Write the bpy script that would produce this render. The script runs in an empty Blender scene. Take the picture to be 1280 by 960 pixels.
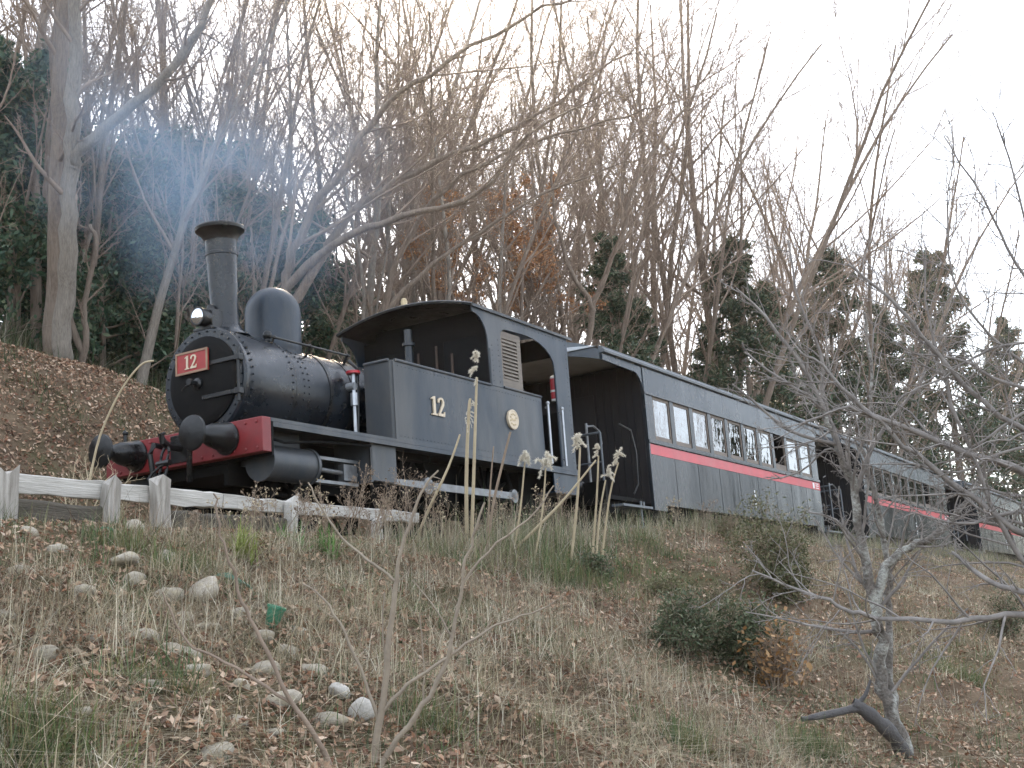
import bpy, bmesh, math, random
import numpy as np
from mathutils import Vector, Matrix
SC = bpy.context.scene
COL = SC.collection
rad = math.radians
# ------------------------------------------------------------------ camera
CANT = rad(3.5)
CAM = np.array([-8.95851456, -9.35658677, -0.68694706])
CR = np.array([0.51931994, -0.85439279, -0.01788183])
CU = np.array([-0.14028189, -0.10587014, 0.98443512])
CF = np.array([0.84298742, 0.50872829, 0.17483632])
FPX = 1527.9626
cd = bpy.data.cameras.new('camera'); cam = bpy.data.objects.new('camera', cd); COL.objects.link(cam)
cd.sensor_width = 36; cd.lens = 36 * FPX / 1280; cd.clip_start = 0.05; cd.clip_end = 3000
cam.matrix_world = Matrix(((CR[0], CU[0], -CF[0], CAM[0]), (CR[1], CU[1], -CF[1], CAM[1]), (CR[2], CU[2], -CF[2], CAM[2]), (0, 0, 0, 1)))
SC.camera = cam
def pray(px, py):
    v = CF + (px - 640) / FPX * CR - (py - 480) / FPX * CU
    return v                                    # depth 1 along the view axis
def pxd(px, py, depth): return CAM + pray(px, py) * depth
def pxy(px, py, y):
    v = pray(px, py); return CAM + v * ((y - CAM[1]) / v[1])
# ------------------------------------------------------------------ light
SUNV = np.array(pray(520, -40)); SUNV /= np.linalg.norm(SUNV)
SUN_EL = math.asin(SUNV[2]); SUN_AZ = math.atan2(SUNV[0], SUNV[1])
w = bpy.data.worlds.new('World'); SC.world = w; w.use_nodes = True
nt = w.node_tree; nt.nodes.clear()
sk = nt.nodes.new('ShaderNodeTexSky'); sk.sky_type = 'NISHITA'; sk.sun_disc = False
sk.sun_elevation = SUN_EL; sk.sun_rotation = SUN_AZ; sk.air_density = 1.0; sk.dust_density = 0.8; sk.ozone_density = 1.0; sk.altitude = 100
bg = nt.nodes.new('ShaderNodeBackground'); bg.inputs[1].default_value = 0.1
wo = nt.nodes.new('ShaderNodeOutputWorld')
veil = nt.nodes.new('ShaderNodeMix'); veil.data_type = 'RGBA'; veil.inputs[0].default_value = 0.6; veil.inputs[7].default_value = (6.6, 6.9, 7.4, 1)   # even thin high cloud over the clear sky
nt.links.new(sk.outputs[0], veil.inputs[6]); nt.links.new(veil.outputs[2], bg.inputs[0]); nt.links.new(bg.outputs[0], wo.inputs[0])
sl = bpy.data.lights.new('sun', 'SUN'); sl.energy = 3.0; sl.angle = rad(10); sl.color = (1, 0.80, 0.58)
so = bpy.data.objects.new('sun', sl); COL.objects.link(so)
so.rotation_euler = Vector(SUNV).to_track_quat('Z', 'Y').to_euler()
SC.view_settings.view_transform = 'Standard'; SC.view_settings.look = 'None'
SC.view_settings.exposure = 2.05; SC.view_settings.gamma = 1; SC.view_settings.use_curve_mapping = False
SC.render.engine = 'CYCLES'
cy = SC.cycles; cy.use_denoising = True; cy.max_bounces = 6; cy.diffuse_bounces = 3; cy.glossy_bounces = 3
cy.transparent_max_bounces = 12; cy.transmission_bounces = 4; cy.volume_bounces = 1; cy.caustics_reflective = False; cy.caustics_refractive = False
cy.sample_clamp_indirect = 6
# ------------------------------------------------------------------ materials
MATS = {}
def mat(name, c1, c2=None, rough=0.6, scale=8.0, spec=0.5, metal=0.0, bump=0.0, bscale=None, coat=0.0, c3=None, c3amt=0.5, stretch=None, attr=False, sub=0.0, rvar=0.0):
    """procedural surface: two tones mixed by noise, an optional third in larger patches, fine bump"""
    if name in MATS: return MATS[name]
    m = bpy.data.materials.new(name); m.use_nodes = True; t = m.node_tree; N = t.nodes; L = t.links
    b = N['Principled BSDF']; b.inputs['Roughness'].default_value = rough; b.inputs['Specular IOR Level'].default_value = spec
    b.inputs['Metallic'].default_value = metal; b.inputs['Coat Weight'].default_value = coat; b.inputs['Coat Roughness'].default_value = 0.12
    tc = N.new('ShaderNodeTexCoord'); src = tc.outputs['Object']
    if stretch:
        mp = N.new('ShaderNodeMapping'); mp.inputs['Scale'].default_value = stretch; L.new(src, mp.inputs[0]); src = mp.outputs[0]
    n = N.new('ShaderNodeTexNoise'); n.inputs['Scale'].default_value = scale; n.inputs['Detail'].default_value = 6; n.inputs['Roughness'].default_value = 0.62
    L.new(src, n.inputs['Vector'])
    r = N.new('ShaderNodeValToRGB'); r.color_ramp.elements[0].position = 0.32; r.color_ramp.elements[1].position = 0.68
    c2 = c2 or tuple(x * 0.7 for x in c1)
    r.color_ramp.elements[0].color = (*c1, 1); r.color_ramp.elements[1].color = (*c2, 1)
    L.new(n.outputs['Fac'], r.inputs[0]); out = r.outputs[0]
    if c3:
        n2 = N.new('ShaderNodeTexNoise'); n2.inputs['Scale'].default_value = scale * 0.22; n2.inputs['Detail'].default_value = 8; n2.inputs['Roughness'].default_value = 0.7; L.new(src, n2.inputs['Vector'])
        r2 = N.new('ShaderNodeValToRGB'); r2.color_ramp.elements[0].position = 0.48; r2.color_ramp.elements[1].position = 0.66
        r2.color_ramp.elements[1].color = (c3amt,) * 3 + (1,)
        L.new(n2.outputs['Fac'], r2.inputs[0])
        mx = N.new('ShaderNodeMix'); mx.data_type = 'RGBA'; L.new(r2.outputs[0], mx.inputs[0]); L.new(out, mx.inputs[6]); mx.inputs[7].default_value = (*c3, 1); out = mx.outputs[2]
    if attr:
        a = N.new('ShaderNodeAttribute'); a.attribute_name = 'col'
        mx = N.new('ShaderNodeMix'); mx.data_type = 'RGBA'; mx.blend_type = 'MULTIPLY'; mx.inputs[0].default_value = 1
        L.new(out, mx.inputs[6]); L.new(a.outputs['Color'], mx.inputs[7]); out = mx.outputs[2]
    L.new(out, b.inputs['Base Color'])
    if rvar:
        mr = N.new('ShaderNodeMapRange'); mr.inputs[3].default_value = max(rough - rvar, .05); mr.inputs[4].default_value = min(rough + rvar, 1); mr.inputs[1].default_value = .3; mr.inputs[2].default_value = .7
        L.new(n.outputs['Fac'], mr.inputs[0]); L.new(mr.outputs[0], b.inputs['Roughness'])
    if bump:
        nb = N.new('ShaderNodeTexNoise'); nb.inputs['Scale'].default_value = bscale or scale * 4; nb.inputs['Detail'].default_value = 4; L.new(src, nb.inputs['Vector'])
        bp = N.new('ShaderNodeBump'); bp.inputs['Strength'].default_value = bump; bp.inputs['Distance'].default_value = 0.02
        L.new(nb.outputs['Fac'], bp.inputs['Height']); L.new(bp.outputs[0], b.inputs['Normal'])
    if sub:
        # thin leaf: light passes through
        tr = N.new('ShaderNodeBsdfTranslucent'); L.new(out, tr.inputs[0]); ms = N.new('ShaderNodeMixShader'); ms.inputs[0].default_value = sub
        L.new(b.outputs[0], ms.inputs[1]); L.new(tr.outputs[0], ms.inputs[2]); L.new(ms.outputs[0], N['Material Output'].inputs[0])
    MATS[name] = m; return m
# ------------------------------------------------------------------ mesh helpers
def nrm(v): v = np.asarray(v, float); return v / (np.linalg.norm(v) + 1e-12)
class MB:
    def __init__(s): s.v = []; s.f = []; s.n = 0
    def add(s, V, F):
        o = s.n; s.v.extend([tuple(map(float, p)) for p in V]); s.f.extend([tuple(i + o for i in f) for f in F]); s.n += len(V); return s
    def box(s, a, b):
        x0, x1 = sorted((a[0], b[0])); y0, y1 = sorted((a[1], b[1])); z0, z1 = sorted((a[2], b[2]))
        return s.add([(x0,y0,z0),(x1,y0,z0),(x1,y1,z0),(x0,y1,z0),(x0,y0,z1),(x1,y0,z1),(x1,y1,z1),(x0,y1,z1)],
                     [(0,3,2,1),(4,5,6,7),(0,1,5,4),(1,2,6,5),(2,3,7,6),(3,0,4,7)])
    def lathe(s, prof, o, axis, n=24, caps=True):
        """prof: (distance along axis, radius)"""
        ax = nrm(axis); ref = np.array([0,0,1.]) if abs(ax[2]) < .9 else np.array([1.,0,0]); a = nrm(np.cross(ref, ax)); b = np.cross(ax, a)
        V = []; F = []; o = np.asarray(o, float)
        for d, r in prof:
            for k in range(n):
                t = 2 * math.pi * k / n; V.append(o + ax * d + (a * math.cos(t) + b * math.sin(t)) * r)
        m = len(prof)
        for i in range(m - 1):
            for k in range(n):
                k2 = (k + 1) % n; F.append((i*n+k, i*n+k2, (i+1)*n+k2, (i+1)*n+k))
        if caps: F.append(tuple(reversed(range(n)))); F.append(tuple(range((m-1)*n, m*n)))
        return s.add(V, F)
    def cyl(s, p0, p1, r0, r1=None, n=16):
        p0 = np.asarray(p0, float); p1 = np.asarray(p1, float); r1 = r0 if r1 is None else r1
        return s.lathe([(0, r0), (np.linalg.norm(p1 - p0), r1)], p0, p1 - p0, n)
    def tube(s, P, R, n=6):
        P = np.asarray(P, float); R = np.broadcast_to(np.asarray(R, float), (len(P),)); T = np.gradient(P, axis=0); V = []; F = []
        ref = np.array([.31, .17, .93]); 
        for i in range(len(P)):
            t = nrm(T[i]); a = nrm(np.cross(t, ref)); b = np.cross(t, a)
            for k in range(n):
                w_ = 2 * math.pi * k / n; V.append(P[i] + R[i] * (a * math.cos(w_) + b * math.sin(w_)))
        for i in range(len(P) - 1):
            for k in range(n):
                k2 = (k + 1) % n; F.append((i*n+k, i*n+k2, (i+1)*n+k2, (i+1)*n+k))
        F.append(tuple(reversed(range(n)))); F.append(tuple(range((len(P)-1)*n, len(P)*n)))
        return s.add(V, F)
    def prism(s, poly, O, U, Vv, t):
        """2D outline in the plane (O;U,V), extruded by t along U x V"""
        O = np.asarray(O, float); U = np.asarray(U, float); Vv = np.asarray(Vv, float); W = np.cross(U, Vv); n = len(poly)
        a = [O + U * p[0] + Vv * p[1] for p in poly]; b = [q + W * t for q in a]
        F = [tuple(reversed(range(n))), tuple(range(n, 2*n))] + [(i, (i+1) % n, n + (i+1) % n, n + i) for i in range(n)]
        return s.add(a + b, F)
    def ball(s, c, r, n=10, m=6):
        r = np.broadcast_to(np.asarray(r, float), (3,)); c = np.asarray(c, float); V = [c + [0,0,r[2]]]; F = []
        for i in range(1, m):
            p = math.pi * i / m
            for k in range(n):
                t = 2*math.pi*k/n; V.append(c + r * [math.sin(p)*math.cos(t), math.sin(p)*math.sin(t), math.cos(p)])
        V.append(c - [0,0,r[2]])
        for k in range(n):
            F.append((0, 1+k, 1+(k+1) % n))
            for i in range(m-2): F.append((1+i*n+k, 1+(i+1)*n+k, 1+(i+1)*n+(k+1) % n, 1+i*n+(k+1) % n))
            F.append((len(V)-1, 1+(m-2)*n+(k+1) % n, 1+(m-2)*n+k))
        return s.add(V, F)
    def mesh(s, name, smooth=35):
        me = bpy.data.meshes.new(name); me.from_pydata(s.v, [], s.f); me.validate(); me.update()
        if smooth:
            bm = bmesh.new(); bm.from_mesh(me); bmesh.ops.recalc_face_normals(bm, faces=bm.faces); bm.to_mesh(me); bm.free()
            me.shade_smooth(); me.set_sharp_from_angle(angle=rad(smooth))
        return me
    def build(s, name, m, parent=None, bevel=0, smooth=35):
        me = s.mesh(name, smooth); me.materials.append(m); o = bpy.data.objects.new(name, me); COL.objects.link(o)
        if parent: o.parent = parent
        if name in ('rivet_rows', 'cab_rivets', 'panel_beads', 'raised_lettering', 'seed_pods', 'backhead_pipe'): o['kind'] = 'stuff'
        if bevel:
            bv = o.modifiers.new('bevel', 'BEVEL'); bv.width = bevel; bv.segments = 2; bv.limit_method = 'ANGLE'; bv.angle_limit = rad(40)
        return o
def big_mesh(name, V, Q=None, T=None, col=None, smooth=False, mats=(), parent=None, midx=None):
    """fast mesh from numpy arrays; col = colour per vertex"""
    me = bpy.data.meshes.new(name); V = np.asarray(V, np.float32); me.vertices.add(len(V)); me.vertices.foreach_set('co', V.ravel())
    loops = []; tot = []
    if Q is not None and len(Q): loops.append(np.asarray(Q, np.int32).ravel()); tot.append(np.full(len(Q), 4, np.int32))
    if T is not None and len(T): loops.append(np.asarray(T, np.int32).ravel()); tot.append(np.full(len(T), 3, np.int32))
    loops = np.concatenate(loops); tot = np.concatenate(tot); st = np.concatenate([[0], np.cumsum(tot)[:-1]]).astype(np.int32)
    me.loops.add(len(loops)); me.loops.foreach_set('vertex_index', loops); me.polygons.add(len(tot)); me.polygons.foreach_set('loop_start', st)
    try: me.polygons.foreach_set('loop_total', tot)
    except Exception: pass
    if midx is not None: me.polygons.foreach_set('material_index', np.asarray(midx, np.int32))
    me.polygons.foreach_set('use_smooth', np.full(len(tot), smooth, bool))
    me.update(calc_edges=True)
    if col is not None:
        a = me.color_attributes.new('col', 'FLOAT_COLOR', 'POINT'); c = np.ones((len(V), 4), np.float32); c[:, :3] = col; a.data.foreach_set('color', c.ravel())
    for m in mats: me.materials.append(m)
    o = bpy.data.objects.new(name, me); COL.objects.link(o)
    if parent: o.parent = parent
    if name in ('seed_pods', 'foliage', 'seed_head'): o['kind'] = 'stuff'
    return o
def tag(o, label=None, cat=None, group=None, kind=None):
    if label: o['label'] = label
    if cat: o['category'] = cat
    if group: o['group'] = group
    if kind: o['kind'] = kind
    return o
def empty(name, loc=(0, 0, 0), rot=(0, 0, 0)):
    o = bpy.data.objects.new(name, None); o.empty_display_size = .3; COL.objects.link(o); o.location = [float(x) for x in loc]; o.rotation_euler = rot; return o
def copy_tree(o, parent=None):
    c = o.copy(); COL.objects.link(c); c.parent = parent
    for ch in o.children: copy_tree(ch, c)
    return c
# smooth pseudo-noise usable from numpy
_rs = np.random.RandomState(5)
_W = [(_rs.randn(2), _rs.rand() * 6.28) for _ in range(24)]
def nz(x, y, s=1.0, o=0):
    x = np.asarray(x, float) * s; y = np.asarray(y, float) * s; v = 0
    for k in range(6):
        (a, p) = _W[(k + o * 5) % 24]; v = v + np.sin(a[0] * x * 1.7 + a[1] * y * 1.7 + p + 1.3 * np.sin(a[1] * x - a[0] * y + p * 2))
    return v / 6
def sstep(a, b, x): t = np.clip((np.asarray(x, float) - a) / (b - a), 0, 1); return t * t * (3 - 2 * t)
# ------------------------------------------------------------------ terrain
def H(x, y):
    x = np.asarray(x, float); y = np.asarray(y, float)
    zc = -0.16 + .40 * sstep(0.2, 7, x) + .03 * nz(x, y * 0, 1.2, 1)
    near = zc + .345 * np.minimum(y + 2.75, 0) + (.10 * nz(x, y, .9) + .08 * nz(x, y, 2.6, 1) + .04 * nz(x, y, 6., 2)) * sstep(-2.6, -3.6, y)
    near = np.where(y < -11, zc + .345 * (-8.25) + (y + 11) * .12 + .10 * nz(x, y, .9), near)
    near = np.maximum(near, -5)
    bed = -.20 - .06 * np.clip(y, -2.2, 2.2) * 1.0
    zt = 3.12 - .5 * sstep(3.6, 6.5, x) - .7 * sstep(8, 20, x)
    cut = bed + (zt - bed) * sstep(2.4, 6.6, y) + .12 * nz(x, y, 1.1, 2) * sstep(2.6, 4, y) + .05 * nz(x, y, 3.4, 3) * sstep(2.6, 3.4, y)
    up = 12 * (1 - np.exp(-np.maximum(y - 6, 0) * .20 / 12)) + .35 * nz(x, y, .25, 1) * sstep(7, 14, y)
    far = cut + up
    k = sstep(-2.72, -2.15, y)
    return np.where(y < -2.0, near * (1 - k) + bed * k, np.where(y > 2.3, far, bed))
def grid_lines(segs):
    out = [segs[0][0]]
    for a, b, st in segs: out.extend(list(np.linspace(a, b, max(int((b - a) / st), 1) + 1)[1:]))
    return np.array(out)
gx = grid_lines([(-600, -60, 60), (-60, -12, 4), (-12, 12, .11), (12, 30, .25), (30, 90, 2), (90, 900, 60)])
gy = grid_lines([(-600, -60, 60), (-60, -12, 4), (-12, -2, .11), (-2, 2.4, .25), (2.4, 8, .14), (8, 20, .6), (20, 60, 3), (60, 600, 60)])
X, Y = np.meshgrid(gx, gy); Z = H(X, Y); ny, nx = X.shape
idx = np.arange(ny * nx).reshape(ny, nx)
Q = np.stack([idx[:-1, :-1], idx[:-1, 1:], idx[1:, 1:], idx[1:, :-1]], -1).reshape(-1, 4)
m_soil = mat('soil', (.085, .058, .038), (.16, .115, .075), rough=.95, scale=3.0, spec=.15, bump=1.0, bscale=26, c3=(.065, .075, .03), c3amt=.6)
g = big_mesh('ground', np.stack([X, Y, Z], -1).reshape(-1, 3), Q, smooth=True, mats=[m_soil])
tag(g, 'brown soil bank and wooded hillside along the railway', 'ground', kind='structure')
# ------------------------------------------------------------------ railway track
m_steel = mat('rail_steel', (.16, .12, .10), (.24, .20, .18), rough=.45, metal=.6, scale=12)
m_sleep = mat('sleeper_wood', (.06, .05, .045), (.11, .09, .075), rough=.9, scale=6, stretch=(1, 8, 1), bump=.4)
m_ball = mat('ballast_stone', (.16, .15, .14), (.26, .24, .22), rough=.95, scale=14, attr=True)
trk = empty('railway_track', (0, 0, 0), (-CANT, 0, 0)); tag(trk, 'canted narrow gauge track carrying the train', 'track', kind='structure')
RX0, RX1 = -14, 75
for s in (-1, 1):
    mb = MB(); yc = s * .565
    prof = [(-.06, -.14), (.06, -.14), (.06, -.125), (.012, -.11), (.012, -.045), (.033, -.035), (.033, -.003), (.026, 0), (-.026, 0), (-.033, -.003), (-.033, -.035), (-.012, -.045), (-.012, -.11), (-.06, -.125)]
    mb.prism([(p[0] + yc, p[1]) for p in prof], (RX0, 0, 0), (0, 1, 0), (0, 0, 1), RX1 - RX0)
    mb.build('rail', m_steel, trk)
slm = MB().box((-.1, -1.05, -.28), (.1, 1.05, -.142)).mesh('sleeper'); slm.materials.append(m_sleep)
for i in range(int((RX1 - RX0) / .64)):
    o = bpy.data.objects.new('sleeper', slm); COL.objects.link(o); o.parent = trk; o.location = (RX0 + .3 + .64 * i, 0, random.uniform(-.008, .004))
def scatter_rocks(n, rs, xr, yr, size, zf):
    """small angular stones as one soup"""
    base = np.array([[1,0,0],[-1,0,0],[0,1,0],[0,-1,0],[0,0,1],[0,0,-1]], float); tri = np.array([[0,2,4],[2,1,4],[1,3,4],[3,0,4],[2,0,5],[1,2,5],[3,1,5],[0,3,5]])
    x = rs.uniform(*xr, n); y = rs.uniform(*yr, n); s = rs.uniform(*size, n)
    V = base[None] * (s[:, None, None] * rs.uniform(.6, 1.2, (n, 6, 1))); a = rs.uniform(0, 6.28, n); c, q = np.cos(a)[:, None], np.sin(a)[:, None]
    vx = V[..., 0] * c - V[..., 1] * q; vy = V[..., 0] * q + V[..., 1] * c; vz = V[..., 2] * .7
    V = np.stack([vx + x[:, None], vy + y[:, None], vz + zf(x, y)[:, None]], -1).reshape(-1, 3)
    T = (tri[None] + (np.arange(n) * 6)[:, None, None]).reshape(-1, 3)
    col = np.repeat(rs.uniform(.6, 1.25, (n, 1)) * np.array([[1, .97, .93]]), 6, 0)
    return V, T, col
V, T, c = scatter_rocks(16000, np.random.RandomState(3), (-9, 34), (-2.0, 2.2), (.018, .04), lambda x, y: H(x, y) + .01)
b = big_mesh('ballast', V, None, T, c, mats=[m_ball]); tag(b, 'grey crushed stone ballast around the sleepers', 'ballast', kind='stuff')
# ------------------------------------------------------------------ locomotive (x = rearward, -y = side facing the bank, z = up from rail)
m_black = mat('black_paint', (.004, .0045, .005), (.009, .010, .011), rough=.36, scale=5, spec=.4, c3=(.028, .025, .023), c3amt=.5, bump=.12, rvar=.14)
m_boil = mat('boiler_black', (.003, .005, .008), (.008, .013, .020), rough=.30, scale=4, spec=.45, c3=(.032, .030, .029), c3amt=.55, bump=.12, rvar=.14)
m_tank = mat('tank_grey_black', (.010, .018, .029), (.020, .033, .050), rough=.40, scale=2.4, spec=.4, stretch=(1.2, 1, .35), c3=(.085, .082, .076), c3amt=.65, bump=.2, bscale=5, rvar=.16)
m_dark = mat('sooty_black', (.003, .003, .0032), (.006, .006, .006), rough=.75, spec=.15, scale=8)
m_red = mat('red_paint', (.22, .018, .020), (.15, .014, .016), rough=.5, scale=5, c3=(.09, .03, .028), c3amt=.6, bump=.05)
m_redp = mat('plate_red', (.34, .022, .02), (.26, .02, .018), rough=.45, scale=9)
m_brass = mat('dull_brass', (.50, .40, .24), (.36, .28, .17), rough=.42, metal=.4, scale=14)
m_pale = mat('pale_brass', (.62, .52, .38), (.50, .41, .30), rough=.5, metal=.1, scale=14)
m_bright = mat('bright_steel', (.42, .44, .46), (.30, .31, .33), rough=.35, metal=.7, scale=10)
m_rod = mat('oily_steel', (.20, .21, .22), (.12, .12, .12), rough=.4, metal=.5, scale=9)
m_wood = mat('weathered_slat', (.20, .17, .14), (.13, .11, .09), rough=.7, scale=5, stretch=(1, 1, 8))
m_wheelred = mat('valve_red', (.45, .02, .03), (.36, .02, .03), rough=.4, scale=9)
m_lens = mat('lamp_glass', (.55, .58, .62), (.7, .7, .7), rough=.05, metal=.9, scale=3)
m_copper = mat('copper_pipe', (.06, .035, .025), (.04, .026, .02), rough=.45, metal=.5, scale=9)
LOCO = empty('steam_locomotive', (0, 0, 0), (-CANT, 0, 0))
tag(LOCO, 'black side tank steam locomotive with tall flared chimney, dome and red buffer beam', 'locomotive')
def arc(cx, cz, r, a0, a1, n): return [(cx + r * math.cos(rad(a0 + (a1 - a0) * i / n)), cz + r * math.sin(rad(a0 + (a1 - a0) * i / n))) for i in range(n + 1)]
def strip_poly(P, W):
    P = np.array(P, float); W = np.array(W, float); T = np.gradient(P, axis=0); T /= np.linalg.norm(T, axis=1)[:, None]; Nn = np.stack([-T[:, 1], T[:, 0]], 1)
    return [tuple(p) for p in P + Nn * W[:, None]] + [tuple(p) for p in (P - Nn * W[:, None])[::-1]]
ONE = [(.06, 0), (.52, 0), (.52, .07), (.39, .1), (.39, 1), (.30, 1), (.05, .88), (.05, .81), (.20, .85), (.20, .1), (.06, .07)]
TWO = strip_poly([(.07, .70), (.08, .80), (.16, .91), (.30, .95), (.43, .90), (.50, .78), (.48, .64), (.38, .48), (.24, .30), (.12, .12), (.06, .06)], [.06, .075, .06, .05, .065, .08, .085, .075, .06, .05, .02])
TWOB = [(.0, .0), (.58, .0), (.61, .27), (.55, .27), (.50, .15), (.0, .15)]
def digits12(O, U, Vv, h, t, m, parent):
    U = np.array(U, float); Vv = np.array(Vv, float); O = np.array(O, float)
    MB().prism([(p[0] * h, p[1] * h) for p in ONE], O, U, Vv, t).build('digit_one', m, parent)
    d2 = MB().prism([(p[0] * h, p[1] * h) for p in TWO], O + U * h * .62, U, Vv, t)
    d2.prism([(p[0] * h, p[1] * h) for p in TWOB], O + U * h * .62, U, Vv, t * .97).build('digit_two', m, parent)
ZC, RB = 1.686, .545
# frames and buffer beam
MB().box((.16, -.50, .50), (6.5, -.44, 1.04)).box((.16, .44, .50), (6.5, .50, 1.04)).box((.16, -.44, .62), (.9, .44, 1.0)).box((5.6, -.7, .55), (6.55, .7, 1.04)).build('main_frame', m_dark, LOCO)
bb = MB().box((0, -1.122, .747), (.13, 1.122, 1.099)).build('buffer_beam', m_red, LOCO, .008)
MB().box((.13, -1.122, .72), (.16, 1.122, 1.06)).build('backing_plate', m_dark, bb)
rv = MB()
for y in np.arange(-1.05, 1.06, .15):
    for z in (.79, 1.055): rv.ball((-.003, y, z), (.012, .016, .016), 6, 4)
rv.build('rivet_rows', m_red, bb)
MB().box((-.012, -.14, .78), (-.001, .14, 1.07)).build('draw_plate', m_black, bb, .003)
for s in (-1, 1):
    y = .651 * s
    bf = MB().lathe([(0, .155), (.02, .16), (.05, .145), (.12, .137), (.22, .12), (.30, .088), (.335, .06), (.36, .055), (.45, .055)], (0, y, .945), (-1, 0, 0), 24).build('buffer', m_black, LOCO)
    MB().lathe([(.44, .07), (.455, .16), (.468, .178), (.49, .172), (.505, .12), (.512, .0)], (0, y, .945), (-1, 0, 0), 28, False).build('buffer_head', m_black, bf)
    MB().lathe([(0, .165), (.02, .165), (.025, .15)], (-.001, y, .93), (-1, 0, 0), 24).build('buffer_flange', m_black, bf)
# coupling gear: hook, shackle links, screw and hanging hoses
cp = MB().tube([(-.01, 0, .93), (-.16, 0, .93), (-.24, 0, .97), (-.27, 0, 1.04), (-.22, 0, 1.07)], [.045, .04, .04, .032, .015], 8).build('draw_hook', m_black, LOCO)
for k, (zc, yo) in enumerate(((.83, .05), (.68, .05))):
    P = [(-.22 + .03 * math.sin(t) - .02 * k, yo * math.cos(t), zc + .10 * math.sin(t)) for t in np.linspace(0, 2 * math.pi, 17)]
    MB().tube(P, .016, 6).build('link', m_black, cp)
MB().cyl((-.24, -.09, .75), (-.24, .09, .75), .03, n=10).tube([(-.24, 0, .75), (-.28, .12, .66), (-.28, .16, .60)], [.014, .012, .03], 6).build('coupling_screw', m_black, cp)
MB().tube([(-.02, .26, .98), (-.12, .27, .99), (-.17, .27, .88), (-.15, .25, .7), (-.1, .22, .56)], .032, 8).build('brake_hose', m_black, LOCO)
MB().tube([(.02, -.30, 1.09), (-.1, -.30, 1.12), (-.15, -.28, 1.0), (-.13, -.25, .7), (-.08, -.2, .55)], .03, 8).build('brake_hose', m_black, LOCO)
MB().cyl((.05, .88, 1.095), (.05, .88, 1.20), .022, n=8).ball((.05, .88, 1.22), .032, 8, 6).build('lamp_iron', m_black, LOCO)
# smokebox
sb = MB().lathe([(0, .45), (.0, .575), (.02, .600), (.06, .600), (.075, .590), (.80, .590), (.80, .45)], (.345, 0, ZC), (1, 0, 0), 56).build('smokebox', m_boil, LOCO)
MB().prism([(-.42, 1.02), (.42, 1.02), (.36, 1.25), (-.36, 1.25)], (.42, 0, 0), (0, 1, 0), (0, 0, 1), .68).build('saddle', m_dark, sb)
rv = MB()
for k in range(46):
    a = 2 * math.pi * k / 46
    for xx in (.47, 1.10): rv.ball((xx, .592 * math.cos(a), ZC + .592 * math.sin(a)), .0125, 6, 4)
for k in range(30):
    a = 2 * math.pi * k / 30; rv.ball((.340, .545 * math.cos(a), ZC + .545 * math.sin(a)), .0115, 6, 4)
rv.build('rivet_rows', m_boil, sb)
dr = MB().lathe([(0, .49), (.012, .49), (.022, .475), (.035, .40), (.048, .25), (.055, .10), (.056, .0)], (.343, 0, ZC), (-1, 0, 0), 48, False).build('smokebox_door', m_dark, LOCO)
for dz in (.17, -.19):
    MB().box((.285, -.50, ZC + dz - .022), (.302, -.02, ZC + dz + .022)).box((.275, -.57, ZC + dz - .032), (.345, -.50, ZC + dz + .032)).build('hinge_strap', m_black, dr, .004)
MB().cyl((.305, -.535, ZC - .30), (.305, -.535, ZC + .28), .018, n=10).build('hinge_pin', m_black, dr)
MB().lathe([(0, .065), (.03, .06), (.045, .03), (.11, .025), (.12, .04), (.15, .035)], (.29, .02, ZC - .03), (-1, 0, 0), 14).tube([(.19, .02, ZC - .03), (.18, .1, ZC - .06), (.18, .16, ZC - .1)], .012, 6).build('door_handle', m_black, dr)
npl = MB().box((.262, -.135, 1.785), (.285, .325, 2.025)).build('number_plate', m_redp, LOCO)
npl.location = (0, 0, 0)
fr = MB()
for (a0, b0) in (((-.14, 2.005), (.33, 2.028)), ((-.14, 1.782), (.33, 1.805)), ((-.14, 1.805), (-.117, 2.005)), ((.307, 1.805), (.33, 2.005))):
    fr.box((.255, a0[0], a0[1]), (.266, b0[0], b0[1]))
fr.build('plate_border', mat('border_tan', (.30, .18, .11), (.22, .13, .08), rough=.5, scale=9), npl)
digits12((.2625, .200, 1.832), (0, -1, 0), (0, 0, 1), .15, .009, m_pale, npl)
# headlamp
hl = MB().box((.34, -.12, 2.255), (.58, .14, 2.29)).box((.40, -.085, 2.29), (.57, .105, 2.50)).cyl((.41, .01, 2.40), (.27, .01, 2.40), .095, .105, 20).cyl((.48, .01, 2.5), (.48, .01, 2.56), .05, .04, 12).build('headlamp', m_black, LOCO, .006)
MB().lathe([(0, .088), (.012, .07), (.018, .03), (.02, 0)], (.272, .01, 2.40), (-1, 0, 0), 20, False).build('lens', m_lens, hl)
# chimney
chx = .66
ch = MB().lathe([(0, .27), (.02, .255), (.06, .20), (.12, .165), (.2, .152), (.3, .150), (.92, .172), (.925, .181), (.955, .182), (.96, .172), (1.05, .176), (1.10, .182)], (chx + .03, 0, 2.235), (-.045, 0, 1), 36, False).build('chimney', m_boil, LOCO)
MB().lathe([(0, .17), (.0, .183), (.03, .190), (.07, .212), (.105, .25), (.12, .272), (.15, .277), (.165, .268), (.165, .215), (.05, .15)], (chx - .022, 0, 3.325), (-.045, 0, 1), 40, False).build('cap', m_black, ch)
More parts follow.
